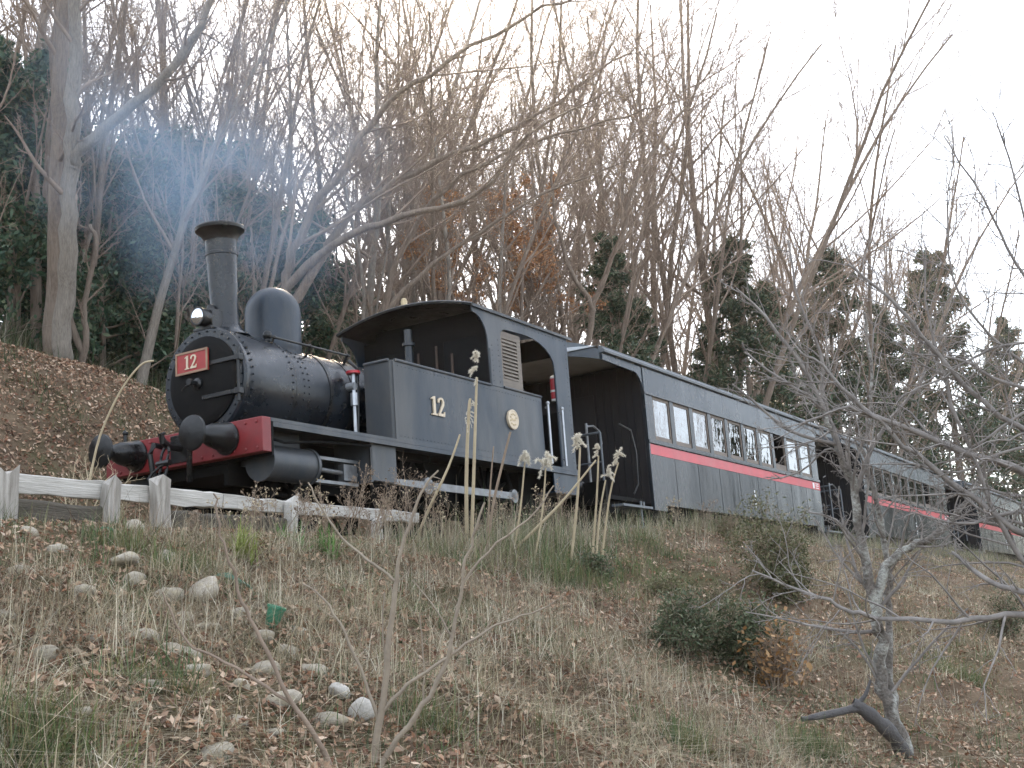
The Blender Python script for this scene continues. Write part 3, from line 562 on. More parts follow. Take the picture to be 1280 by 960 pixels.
# ------------------------------------------------------------------ bank: fence, stones, litter, grass, weeds
def ground_at(px, py):
    v = pray(px, py); t = np.linspace(2.5, 60, 4000); P = CAM[None] + v[None] * t[:, None]; h = H(P[:, 0], P[:, 1]); k = np.argmax(P[:, 2] < h)
    return P[k] if P[k, 2] < h[k] else None
def depth_of(P): return float((np.asarray(P) - CAM) @ CF)
m_fence = mat('weathered_white_board', (.56, .54, .50), (.38, .36, .33), rough=.85, scale=5, stretch=(.5, 4, 6), bump=.4, c3=(.22, .20, .17), c3amt=.7)
m_post = mat('grey_split_post', (.46, .43, .39), (.26, .24, .21), rough=.9, scale=6, stretch=(6, 6, .6), bump=.6, c3=(.15, .13, .11), c3amt=.6)
m_log = mat('dark_edging_log', (.10, .085, .065), (.055, .048, .038), rough=.95, scale=6, stretch=(.5, 4, 4), bump=.6)
rs = np.random.RandomState(11)
FE = empty('wooden_fence', (-2, -2.4, -.05)); tag(FE, 'low weathered whitewashed board fence with split posts beside the track', 'fence')
def jitter_box(a, b, n, amp, rs):
    """board subdivided along x with ragged edges"""
    xs = np.linspace(a[0], b[0], n); V = []; F = []
    for i, x in enumerate(xs):
        for (y, z) in ((a[1], a[2]), (b[1], a[2]), (b[1], b[2]), (a[1], b[2])): V.append((x, y + rs.randn() * amp * .4, z + rs.randn() * amp))
    for i in range(n - 1):
        for k in range(4): F.append((i*4+k, i*4+(k+1) % 4, (i+1)*4+(k+1) % 4, (i+1)*4+k))
    F.append((3, 2, 1, 0)); F.append(tuple(range((n-1)*4, n*4))); return V, F
jx = [-8.3, -6.4, -4.52, -2.98, -1.9, -.35, .75]
for i in range(6):
    zt0 = .205 - .008 * (jx[i] + 4); hb = .150 - .010 * i
    V, F = jitter_box((jx[i] + .006 - jx[i], -.025, -hb), (jx[i+1] - .006 - jx[i], .025, 0), 12, .005, rs)
    o = MB().add(V, F).build('rail_board', m_fence, FE, .006); o.location = (jx[i] + 2, 0, zt0 + .05 + rs.uniform(-.006, .006)); o.rotation_euler = (rs.uniform(-.05, .05), .006, rs.uniform(-.006, .006))
for (px, wpx, top, tilt, lean) in ((2, .15, .24, .0, .0), (136, .115, .235, .02, 0.0), (199, .135, .24, -.10, .1), (362, .085, .215, .03, .0), (-190, .13, .24, .02, 0), (470, .08, .12, -.04, 0)):
    x = pxy(px, 640, -2.47)[0]; hw = wpx / 2; V = []; F = []; n = 7
    zb = -.55
    for i in range(n):
        z = zb + (top - zb) * i / (n - 1)
        for (u, v_) in ((-1, -1), (-.2, -1.15), (1, -.9), (1.05, .8), (-.9, 1)):
            V.append((u * hw * (1 + rs.randn() * .06), v_ * .045 * (1 + rs.randn() * .1), z + (rs.uniform(-.10, .04) if i == n - 1 else 0)))
    for i in range(n - 1):
        for k in range(5): F.append((i*5+k, i*5+(k+1) % 5, (i+1)*5+(k+1) % 5, (i+1)*5+k))
    F.append(tuple(range(5))[::-1]); F.append(tuple(range((n-1)*5, n*5)))
    o = MB().add(V, F).build('post', m_post if wpx > .1 else m_fence, FE, 0, 50); o.location = (x + 2, -.085, .05); o.rotation_euler = (lean * .3, tilt, 0)
for (a, b_) in ((-4.6, -3.05), (-2.45, -1.15), (-6.4, -4.7)):
    V, F = jitter_box((0, -.06, -.09), (b_ - a, .06, .07), 10, .012, rs); o = MB().add(V, F).build('edging_log', m_log, FE, .02); o.location = (a + 2, -.02, -.0)
# stones
m_stone = mat('pale_stone', (.46, .41, .34), (.30, .265, .21), rough=.9, scale=9, bump=.5, c3=(.42, .36, .22), c3amt=.6)
m_stone2 = mat('white_stone', (.58, .55, .50), (.42, .40, .37), rough=.9, scale=9, bump=.4, c3=(.30, .27, .22), c3amt=.4)
def stone_mesh(seed):
    r = np.random.RandomState(seed); bm = bmesh.new(); bmesh.ops.create_icosphere(bm, subdivisions=3, radius=1)
    D = r.randn(7, 3); D /= np.linalg.norm(D, axis=1)[:, None]; amp = r.uniform(.1, .42, 7); 
    for v in bm.verts:
        p = np.array(v.co); k = 1
        for d_, a_ in zip(D, amp): k -= a_ * max(0, p @ d_ - .35) * 1.3
        k += .05 * math.sin(5 * p[0] + seed) * math.cos(4 * p[1] + seed * 2) + .03 * math.sin(11 * p[2] + 7 * p[0] + seed)
        v.co = Vector(p * k)
    me = bpy.data.meshes.new('stone'); bm.to_mesh(me); bm.free(); me.shade_smooth(); return me
sm_ = [stone_mesh(i) for i in range(6)]
STN = [(50,820,36,26),(179,800,40,26),(258,743,46,40),(169,731,30,28),(158,704,46,26),(208,747,36,28),(225,777,32,26),(258,791,40,18),(225,820,50,30),(327,802,36,24),(360,818,30,22),(388,843,36,32),(329,843,40,28),(350,879,50,32),(246,843,42,26),(167,666,32,30),(208,702,34,26),(71,689,26,22),(112,743,36,22),(8,772,26,22),(17,718,30,20),(300,772,26,22),(412,906,40,32),(100,893,30,18),(267,947,50,26),(342,918,26,16),(120,800,26,16),(300,860,28,20),(190,860,30,20),(370,790,22,14),(40,668,24,18),(300,905,30,20)]
for i, (px, py, wp, hp) in enumerate(STN):
    P = ground_at(px, py)
    if P is None: continue
    s = wp / FPX * depth_of(P) / 2 * 1.15
    o = bpy.data.objects.new('stone', sm_[i % 6].copy() if i < 6 else sm_[i % 6]); COL.objects.link(o)
    if not o.data.materials: o.data.materials.append(m_stone)
    o.location = [float(q) for q in (P[0], P[1], H(P[0], P[1]) + s * .06)]; o.scale = (s * 1.1, s * rs.uniform(.7, 1.0), s * min(.85, max(.5, hp / wp * .95))); o.rotation_euler = (rs.uniform(-.3, .3), rs.uniform(-.3, .3), rs.uniform(0, 6.28))
    tag(o, 'rounded beige stone half buried ' + ('just below the fence posts' if py < 715 else 'near the green plant pot' if (px - 330) ** 2 + (py - 780) ** 2 < 65 ** 2 else 'in the row of stones leading to the white pair' if px > 300 else 'in the tall dry grass at the foot of the bank' if py > 835 or px < 60 else 'in the middle of the stony grass below the fence'), 'stone', 'stones set in the bank')
wm = stone_mesh(21); wm.materials.append(m_stone2); wm2 = stone_mesh(23); wm2.materials.append(m_stone2)
for (px, py, wp, me, lab) in ((424, 873, 34, wm, 'smaller of two white stones lying together beside the bare sapling'), (454, 902, 40, wm2, 'larger of two white stones lying together beside the bare sapling')):
    P = ground_at(px, py); s = wp / FPX * depth_of(P) / 2 * 1.1; o = bpy.data.objects.new('stone', me); COL.objects.link(o)
    o.location = [float(q) for q in (P[0], P[1], H(P[0], P[1]) + s * .45)]; o.scale = (s, s * .85, s * .85); tag(o, lab, 'stone', 'stones set in the bank')
# ---- ground cover
def bank_points(n, rs, pw=1.6):
    """positions over the near bank, denser close to where the photographer stood"""
    out = []
    while len(out) < n:
        m = n * 3; x = rs.uniform(-9.2, 46, m); y = rs.uniform(-11.5, -2.45, m); d = np.hypot(x - CAM[0], y - CAM[1])
        p = np.minimum(1, (5.0 / np.maximum(d, 3)) ** pw) * (d > 2.2); k = rs.rand(m) < p; out.extend(zip(x[k], y[k]))
    return np.array(out[:n])
def cut_points(n, rs):
    x = rs.uniform(-4, 9, n) ; y = rs.uniform(2.4, 9.5, n); return np.stack([x, y], 1)
def slope_normal(x, y, e=.08):
    dzdx = (H(x + e, y) - H(x - e, y)) / (2 * e); dzdy = (H(x, y + e) - H(x, y - e)) / (2 * e); n = np.stack([-dzdx, -dzdy, np.ones_like(dzdx)], -1); return n / np.linalg.norm(n, axis=1)[:, None]
LEAFC = np.array([(.28, .19, .135), (.36, .27, .20), (.19, .11, .08), (.44, .36, .28), (.24, .14, .09), (.56, .49, .41), (.14, .10, .08), (.32, .24, .185), (.42, .33, .25), (.22, .18, .13)]) * np.array([1.08, .94, .84])
m_leaf = mat('dead_leaf', (1, 1, 1), (.72, .72, .72), rough=.8, scale=18, spec=.25, attr=True)
def leaf_litter(name, P, rs, smin, smax, tilt=.45, lift=.02):
    n = len(P); x, y = P[:, 0], P[:, 1]; nn = slope_normal(x, y) + rs.randn(n, 3) * tilt; nn /= np.linalg.norm(nn, axis=1)[:, None]
    a = np.cross(nn, rs.randn(n, 3)); a /= np.linalg.norm(a, axis=1)[:, None]; b = np.cross(nn, a); L_ = rs.uniform(smin, smax, n)[:, None]; Wd = L_ * rs.uniform(.35, .6, (n, 1)); cu = L_ * rs.uniform(-.1, .35, (n, 1))
    o = np.stack([x, y, H(x, y) + lift * rs.rand(n)], 1)
    V = np.stack([o - a * L_ * .5 + nn * cu, o - b * Wd * .5 - a * L_ * .08, o + nn * -.0 , o + b * Wd * .5 - a * L_ * .08, o + a * L_ * .5 + nn * cu * .7], 1)   # 5 verts
    V[:, 1] += nn * cu * .8; V[:, 3] += nn * cu * .8
    base = np.arange(n)[:, None, None] * 5; T = (np.array([[0, 1, 2], [0, 2, 3], [1, 4, 2], [2, 4, 3]])[None] + base).reshape(-1, 3)
    c = LEAFC[rs.randint(0, len(LEAFC), n)] * rs.uniform(.75, 1.25, (n, 1)); c = np.repeat(c, 5, 0)
    return big_mesh(name, V.reshape(-1, 3), None, T, c, mats=[m_leaf])
r1 = np.random.RandomState(21)
P = bank_points(140000, r1); o = leaf_litter('leaf_litter', P, r1, .02, .062, .6, .035); tag(o, 'brown fallen leaves covering the near bank', 'leaf litter', kind='stuff')
P = cut_points(60000, r1); o = leaf_litter('leaf_litter', P, r1, .03, .09, .6, .06); tag(o, 'brown fallen leaves on the cutting slope behind the track', 'leaf litter', kind='stuff')
m_grass = mat('grass_blade', (1, 1, 1), (.75, .75, .75), rough=.7, scale=9, spec=.3, attr=True, sub=.25)
STRAW = np.array([(.42, .36, .25), (.50, .45, .33), (.36, .30, .21), (.30, .25, .17), (.58, .53, .42), (.38, .34, .22)])
GREEN = np.array([(.09, .14, .06), (.11, .165, .07), (.16, .18, .085), (.075, .12, .06), (.19, .19, .10)])
def blades(P, rs, nb, hmin, hmax, pal, spread=.05, lean=.5, wid=.004, droop=.5, direction=None):
    """tufts of curved tapering blades at P; returns arrays"""
    n = len(P) * nb; o2 = np.repeat(P, nb, 0) + rs.randn(n, 2) * spread; z = H(o2[:, 0], o2[:, 1]); h = rs.uniform(hmin, hmax, n) * np.repeat(rs.uniform(.6, 1.2, len(P)), nb)
    az = rs.uniform(0, 6.28, n); ln = np.abs(rs.randn(n)) * lean; d = np.stack([np.cos(az), np.sin(az)], 1)
    if direction is not None: d = d * .6 + np.array(direction)[None]; d /= np.linalg.norm(d, axis=1)[:, None]
    side = np.stack([-d[:, 1], d[:, 0], np.zeros(n)], 1); w_ = wid * rs.uniform(.6, 1.5, n); rows = []
    for k, t in enumerate((0, .4, .75, 1.0)):
        hor = h * ln * (t + droop * t * t); ver = h * (t - droop * ln * .55 * t * t) / np.sqrt(1 + ln * ln * .5)
        c = np.stack([o2[:, 0] + d[:, 0] * hor, o2[:, 1] + d[:, 1] * hor, z - .01 + np.maximum(ver, .006)], 1)
        ww = (w_ * (1 - t * .85))[:, None]; rows += [c - side * ww, c + side * ww]
    V = np.stack(rows, 1); base = np.arange(n)[:, None, None] * 8; Q_ = (np.array([[0, 1, 3, 2], [2, 3, 5, 4], [4, 5, 7, 6]])[None] + base).reshape(-1, 4)
    pc = pal[rs.randint(0, len(pal), len(P))]; c = np.repeat(pc, nb, 0) * rs.uniform(.7, 1.3, (n, 1)); c = np.repeat(c, 8, 0)
    return V.reshape(-1, 3), Q_, c
def blade_obj(name, *args, **kw):
    V, Q_, c = blades(*args, **kw); return big_mesh(name, V, Q_, None, c, mats=[m_grass])
r2 = np.random.RandomState(31)
P = bank_points(11000, r2, 1.5); k = (nz(P[:, 0], P[:, 1], .75, 2) * 1.5 + r2.randn(len(P)) * .22 + .30 * (P[:, 0] < -2.6)) > .05; P = P[k & ~((P[:, 0] < .6) & (P[:, 1] > -2.85))]
o = blade_obj('dry_grass', P, r2, 17, .10, .32, STRAW, .07, 1.15, .0022, .8); tag(o, 'straw coloured dry grass over the near bank', 'dry grass', kind='stuff')
P = bank_points(3600, r2, 1.5); k = (nz(P[:, 0], P[:, 1], 1.1, 3) + r2.randn(len(P)) * .45) > .30; P = P[k]
o = blade_obj('green_grass', P, r2, 16, .06, .20, GREEN, .06, .6, .003, .6); tag(o, 'patches of green grass growing through the dead leaves', 'grass', kind='stuff')
# dense green patches at the foot of the bank
gp_ = []
for (px, py, rr, n) in ((5, 950, .30, 60), (40, 920, .2, 14), (200, 860, .2, 14), (540, 920, .15, 20), (860, 940, .15, 25), (280, 650, .2, 20), (150, 690, .25, 30), (230, 720, .2, 30), (1020, 945, .2, 30), (1195, 850, .3, 40), (690, 720, .5, 40), (760, 660, .5, 40), (700, 690, .5, 30), (660, 690, .5, 30), (800, 720, .6, 40), (560, 700, .4, 20), (820, 690, .5, 30), (740, 730, .5, 30)):
    q = ground_at(px, py); gp_.append(q[None, :2] + r2.randn(n, 2) * rr * .5)
o = blade_obj('green_grass', np.concatenate(gp_), r2, 18, .08, .26, GREEN * np.array([1.2, 1.1, 1.0]), .05, .7, .003, .6); tag(o, 'denser fresh green grass clumps at the foot of the bank', 'grass', kind='stuff')
P = cut_points(900, r2); P = P[nz(P[:, 0], P[:, 1], 1.3, 1) > .1]
o = blade_obj('green_grass', P, r2, 14, .1, .32, GREEN * .8, .12, .7, .005, .5); tag(o, 'low green undergrowth on the cutting slope', 'undergrowth', kind='stuff')
# long straw lying down the slope, fallen stalks
P = bank_points(26000, r2, 1.4); o = blade_obj('fallen_straw', P, r2, 3, .03, .10, STRAW * 1.15, .06, 3.0, .0032, .2); tag(o, 'flattened straw and stalks lying on the bank', 'straw', kind='stuff')
P = bank_points(9500, r2, 1.5); P = P[nz(P[:, 0], P[:, 1], .9, 1) + r2.randn(len(P)) * .3 > -.05]
o = blade_obj('tangled_straw', P, r2, 5, .10, .26, STRAW, .10, 2.2, .002, .75); tag(o, 'long curved strands of dead grass tangled over the bank', 'straw', kind='stuff')
P = bank_points(9000, r2, 1.5); o = blade_obj('ground_weeds', P[nz(P[:, 0], P[:, 1], 1.4, 2) > -.1], r2, 6, .02, .07, GREEN * 1.15, .05, 1.0, .006, .4); tag(o, 'small green weeds scattered through the litter on the bank', 'weeds', kind='stuff')
DEADW = np.array([(.17, .115, .08), (.22, .15, .10), (.13, .09, .065), (.24, .20, .13), (.15, .15, .08)])
P = bank_points(3800, r2, 1.3); P = P[(nz(P[:, 0], P[:, 1], 1.0, 3) * 1.4 + r2.randn(len(P)) * .25 + .2 * (P[:, 0] > -1)) > .12]
o = blade_obj('dead_weeds', P, r2, 10, .12, .36, DEADW, .09, .75, .0022, .5); tag(o, 'clumps of dark brown dead weeds on the bank', 'dead weeds', kind='stuff')
# taller tangled grass along the crest in front of the wheels
P = np.stack([r2.uniform(-.5, 30, 1000), -2.55 - np.abs(r2.randn(1000)) * .35], 1)
o = blade_obj('crest_grass', P, r2, 11, .12, .42, np.concatenate([STRAW, GREEN * 1.2, STRAW * .8]), .10, .55, .003, .5); tag(o, 'tall mixed grass along the crest of the bank in front of the wheels', 'grass', kind='stuff')
P = np.concatenate([ground_at(px, py)[None, :2] + r2.randn(n, 2) * rr for px, py, rr, n in ((690, 680, .30, 70), (640, 690, .25, 50), (755, 665, .3, 60), (600, 700, .3, 40), (545, 655, .2, 30), (820, 660, .4, 30))])
o = blade_obj('crest_grass', P, r2, 9, .2, .6, np.concatenate([STRAW, STRAW * .9, GREEN * 1.5]), .12, .5, .003, .5); tag(o, 'thick yellow green grass clump below the locomotive cab', 'grass', kind='stuff')
# two separate grass tufts
for (px, py, lab, pal, h) in ((302, 698, 'light green drooping grass tuft below the fence', np.array([(.22, .27, .07), (.28, .32, .10)]), .24), (388, 686, 'bright green spreading grass tuft beside the white fence post', np.array([(.09, .20, .05), (.12, .24, .06)]), .22)):
    q = ground_at(px, py); o = blade_obj('grass_tuft', q[None, :2] + r2.randn(9, 2) * (.04 if h > .23 else .11), r2, 16, h * .7, h * 1.2, pal, .02, .8, .005, .9); tag(o, lab, 'grass tuft')
# plastic scraps
m_gpl = mat('green_plastic', (.025, .14, .08), (.04, .19, .11), rough=.35, scale=8)
m_tpl = mat('teal_sheet', (.06, .17, .12), (.10, .22, .165), rough=.6, scale=8)
def crumple(name, px, py, wp, hp, m, lab, seed, cat):
    q = ground_at(px, py); s = wp / FPX * depth_of(q) / 2; r = np.random.RandomState(seed); n = 9; V = []; F = []; N_ = slope_normal(np.array([q[0]]), np.array([q[1]]))[0]
    for i in range(n):
        for j in range(n):
            u, v_ = (i / (n-1) - .5) * 2, (j / (n-1) - .5) * 2; k = 1 - .3 * (u * u * v_ * v_); x, y = q[0] + u * s * k * CR[0] - v_ * s * .5, q[1] + u * s * k * CR[1] + v_ * s * hp / wp * .9
            V.append((x, y, float(H(x, y)) + .02 + s * .45 * max(0, 1 - u * u - .4 * v_ * v_) + abs(r.randn()) * s * .13))
    for i in range(n - 1):
        for j in range(n - 1): F.append((i*n+j, (i+1)*n+j, (i+1)*n+j+1, i*n+j+1))
    o = MB().add(V, F).build(name, m, None, 0, 80); o.modifiers.new('thick', 'SOLIDIFY').thickness = .004; tag(o, lab, cat)
crumple('plastic_sheet', 42, 648, 38, 30, m_tpl, 'crumpled green plastic sheet lying under the fence by the end post', 1, 'plastic sheet')
crumple('plastic_sheet', 292, 733, 26, 34, m_tpl, 'crumpled teal plastic sheet lying above the green pot', 2, 'plastic sheet')
crumple('plastic_sheet', 136, 668, 14, 12, m_gpl, 'small green plastic scrap lying between the two split posts', 3, 'plastic scrap')
q = ground_at(338, 783); s = 11 / FPX * depth_of(q)
pot = MB().lathe([(0, .7 * s), (2.3 * s, s), (2.3 * s, 1.12 * s), (2.6 * s, 1.12 * s), (2.6 * s, .98 * s), (2.25 * s, .9 * s), (.1, .6 * s)], (0, 0, 0), (0, 0, 1), 18, False).build('plant_pot', m_gpl)
pot.location = [float(v_) for v_ in (q[0], q[1], q[2] - .01)]; pot.rotation_euler = (.25, .15, 0); tag(pot, 'small green plastic plant pot standing in the dead leaves', 'plant pot')
# ------------------------------------------------------------------ branch generator
class Tree:
    def __init__(s, seed): s.r = np.random.RandomState(seed); s.b = []
    def path(s, p, d, L, n, wob, up, curve=None):
        d = nrm(d); P = [np.array(p, float)]; st = L / (n - 1)
        for i in range(n - 1):
            d = nrm(d + s.r.randn(3) * wob + np.array([0, 0, up])); P.append(P[-1] + d * st)
        return np.array(P)
    def limb(s, P, r0, r1, lv, pw=1.0, knot=.06):
        P = np.asarray(P, float); t = np.linspace(0, 1, len(P)); s.b.append((P, (r0 + (r1 - r0) * t ** pw) * (1 + s.r.uniform(-knot, knot, len(P)) * (lv < 3)), lv)); return s.b[-1]
    def kids(s, br, spec, lv=None):
        """spec: list per level of dict(n, t0, ang, len, up, wob, seg, rr)"""
        P, R_, l = br
        if l >= len(spec) or spec[l] is None: return
        q = spec[l]; tot = np.linalg.norm(np.diff(P, axis=0), axis=1).sum(); n = q['n']; n = int(n * (tot if q.get('perm') else 1)); n = max(n, 1)
        ph = s.r.uniform(0, 6.28)
        for i in range(n):
            t = q['t0'] + (1 - q['t0']) * ((i + s.r.rand()) / n) * .98; f = t * (len(P) - 1); k = min(int(f), len(P) - 2); p = P[k] + (P[k+1] - P[k]) * (f - k); tg = nrm(P[k+1] - P[k])
            ph += 2.4 + s.r.randn() * .5; ref = np.array([.2, .1, 1]) if abs(tg[2]) < .9 else np.array([1., .2, 0]); a = nrm(np.cross(tg, ref)); b_ = np.cross(tg, a)
            an = rad(q['ang'] + s.r.randn() * q.get('av', 10)); dd = tg * math.cos(an) + (a * math.cos(ph) + b_ * math.sin(ph)) * math.sin(an)
            if 'bias' in q: dd = nrm(dd + np.array(q['bias']))
            L = q['len'] * (tot if q.get('rel', True) else 1) * (1 - q.get('tp', .5) * t) * s.r.uniform(.6, 1.2); rr = R_[k] * (1 - (f - k)) + R_[k+1] * (f - k); r0 = min(rr * .75, max(rr * q['rr'], q.get('rmin', .002)))
            c = s.path(p, dd, L, q['seg'], q['wob'], q['up']); nb = s.limb(c, r0, max(r0 * .25, q.get('rend', .0015)), l + 1, .9); s.kids(nb, spec)
    def emit(s, lo, hi, sides=(9, 6, 4, 3, 3, 3)):
        VV = []; QQ = []; o = 0
        for P, R_, l in s.b:
            if not (lo <= l < hi): continue
            n = sides[min(l, 5)]; T_ = np.gradient(P, axis=0); T_ /= (np.linalg.norm(T_, axis=1)[:, None] + 1e-9); m = T_.mean(0); ref = np.array([0, 0, 1.]) if abs(m[2]) < .6 else np.array([1., 0, 0])
            A = np.cross(T_, ref); A /= (np.linalg.norm(A, axis=1)[:, None] + 1e-9); B = np.cross(T_, A); th = np.arange(n) * 2 * math.pi / n
            V = P[:, None] + R_[:, None, None] * (A[:, None] * np.cos(th)[None, :, None] + B[:, None] * np.sin(th)[None, :, None]); VV.append(V.reshape(-1, 3))
            i = np.arange(len(P) - 1)[:, None] * n; k = np.arange(n)[None]; k2 = (k + 1) % n
            QQ.append((np.stack([i + k, i + k2, i + n + k2, i + n + k], -1) + o).reshape(-1, 4)); o += len(P) * n
        if not VV: return None
        return np.concatenate(VV), np.concatenate(QQ)
    def tips(s, lv): return np.array([b[0][-1] for b in s.b if b[2] >= lv]) if any(b[2] >= lv for b in s.b) else np.zeros((0, 3))
m_bark = mat('grey_brown_bark', (.24, .185, .145), (.14, .11, .085), rough=.95, scale=9, stretch=(4, 4, .6), bump=1.0, bscale=24, c3=(.30, .25, .20), c3amt=.5)
m_bark2 = mat('pale_grey_bark', (.27, .235, .195), (.15, .128, .105), rough=.95, scale=12, stretch=(4, 4, .6), bump=1.0, bscale=30, c3=(.34, .31, .27), c3amt=.4)
m_twig = mat('brown_twig', (.27, .205, .155), (.18, .135, .105), rough=.9, scale=4)
m_twigg = mat('grey_lichen_twig', (.30, .275, .255), (.15, .135, .125), rough=.9, scale=12)
m_barkl = mat('lichen_bark', (.24, .215, .19), (.10, .09, .08), rough=.95, scale=34, bump=1.0, bscale=60, c3=(.52, .53, .49), c3amt=.85)
m_darkbr = mat('dark_dead_branch', (.065, .06, .06), (.10, .095, .095), rough=.8, scale=12, bump=.5)
def tree_obj(name, T, base, label, cat, mt, mtw, split=2, group=None, nlv=9, sides=(9, 6, 4, 3, 3, 3), crown='crown'):
    e = empty(name, base); e2 = T.emit(0, split, sides)
    off = np.asarray(base, float)
    if e2: big_mesh('trunk', e2[0] - off, e2[1], smooth=True, mats=[mt], parent=e)
    e3 = T.emit(split, nlv, sides)
    if e3: big_mesh(crown, e3[0] - off, e3[1], smooth=True, mats=[mtw], parent=e)
    tag(e, label, cat, group); return e
def pxline(pts, depth):
    """smooth polyline through picture points at depths (number or list)"""
    D = np.broadcast_to(np.asarray(depth, float), (len(pts),)); P = np.array([pxd(p[0], p[1], dd) for p, dd in zip(pts, D)]); 
    out = [P[0]]
    for i in range(len(P) - 1):
        a, b_, c, d_ = P[max(i-1, 0)], P[i], P[i+1], P[min(i+2, len(P)-1)]
        for t in (.25, .5, .75, 1.0): out.append(.5 * ((2*b_) + (-a + c) * t + (2*a - 5*b_ + 4*c - d_) * t*t + (-a + 3*b_ - 3*c + d_) * t**3))
    return np.array(out)
def wpx(w_, depth): return w_ / FPX * depth / 2
# ---- reeds and dry stalks on the crest
m_reed = mat('reed_stem', (.46, .38, .25), (.36, .29, .19), rough=.7, scale=9)
m_plume = mat('reed_plume', (.80, .76, .67), (.68, .63, .53), rough=.9, scale=12, sub=.4)
m_weed = mat('weed_stem', (.20, .15, .11), (.28, .21, .15), rough=.9, scale=9)
def reed(pts, depth, wbase, wtop, head=None, label='', m=m_reed, hm=m_plume, leaf=None):
    P = pxline(pts, depth); e = empty('reed', P[0]); R_ = np.linspace(wpx(wbase, depth), wpx(wtop, depth), len(P))
    MB().tube(P - P[0], R_, 6).build('stem', m, e)
    if head:
        hx, hy, hw, hh, kind = head; c = pxd(hx, hy, depth); r = np.random.RandomState(int(hx)); n = 1100; L_ = wpx(hh, depth) * 2; Wd = wpx(hw, depth) * 2
        up = nrm(P[-1] - P[-3]); sd_ = nrm(np.array([r.randn(), r.randn(), 0])); V = []; T = []
        for j in range(16):                                   # drooping branchlets, each set with silky hairs
            t0_ = r.rand(); p = c + up * L_ * (t0_ * .8 - .5); d_ = nrm(up * .9 + sd_ * .5 + r.randn(3) * .55); Lb = max(Wd * .75, L_ * .35) * r.uniform(.5, 1.15) * (1.15 - .6 * t0_); q0 = p
            for k_ in range(7):
                d_ = nrm(d_ + np.array([0, 0, -.28]) + sd_ * .10 + r.randn(3) * .1); q1 = q0 + d_ * Lb / 7
                for h_ in range(15):
                    a_ = q0 + (q1 - q0) * r.rand(); e_ = a_ + nrm(d_ + r.randn(3) * .75) * Wd * r.uniform(.08, .24); s_ = nrm(np.cross(e_ - a_, r.randn(3))) * Wd * .022; o_ = len(V); V += [a_ - s_, a_ + s_, e_]; T.append((o_, o_+1, o_+2))
                q0 = q1
        big_mesh('seed_head', np.array(V) - P[0], None, np.array(T), mats=[hm], parent=e)
    tag(e, label, 'reed', 'dry reeds on the crest'); return e
dc = depth_of(ground_at(600, 690))
reed([(588, 720), (592, 600), (595, 500), (596, 472)], dc, 5, 2.5, (597, 453, 17, 44, 'plume'), 'tallest reed, its pale seed head in front of the cab window')
reed([(584, 720), (583, 600), (586, 515), (588, 498)], dc + .1, 5.5, 3, (587, 512, 9, 40, 'plume'), 'shorter thin-headed reed close beside the tallest reed')
reed([(640, 700), (650, 640), (656, 578)], dc + .2, 3, 2, (656, 571, 22, 16, 'plume'), 'reed with fluffy white head, left of its white-headed twin')
reed([(668, 700), (678, 640), (682, 585)], dc + .2, 3, 2, (682, 573, 24, 18, 'plume'), 'reed with fluffy white head nearest the cab step')
reed([(714, 700), (722, 620), (725, 560)], dc + .5, 4, 2.5, (724, 548, 18, 26, 'plume'), 'drooping tan reed head in front of the cab rear corner')
reed([(740, 700), (746, 620), (748, 570)], dc + .6, 3, 2, (748, 561, 11, 20, 'plume'), 'small tan reed head at the coach porch, the middle one of three')
reed([(752, 700), (762, 620), (773, 578)], dc + .6, 3, 2, (774, 566, 14, 24, 'plume'), 'tan reed head in front of the coach porch railing')
reed([(745, 700), (750, 640), (757, 600)], dc + .5, 3, 2, (759, 590, 15, 11, 'plume'), 'low bent reed head below the porch railing')
reed([(500, 730), (530, 650), (560, 585), (575, 543)], dc - .3, 5, 2.5, None, 'bare pale stalk leaning across the footplate', m_reed)
reed([(600, 760), (615, 640), (628, 580), (638, 540)], dc - .2, 4, 3, None, 'brown stalk leaning toward the round brass plate', m_weed)
reed([(640, 690), (700, 630), (745, 575)], dc + .3, 4.5, 2, None, 'long pale stalk leaning over the cab step', m_reed)
reed([(608, 690), (612, 620), (617, 558)], dc + .1, 3, 1.5, None, 'thin upright stalk right of the tallest reed', m_weed)
dl = depth_of(ground_at(118, 610) if ground_at(118, 610) is not None else [0, -2, 0])
reed([(112, 600), (125, 545), (150, 490), (175, 457), (192, 451)], 10.8, 3, 2.5, None, 'arched pale reed beside the left buffer')
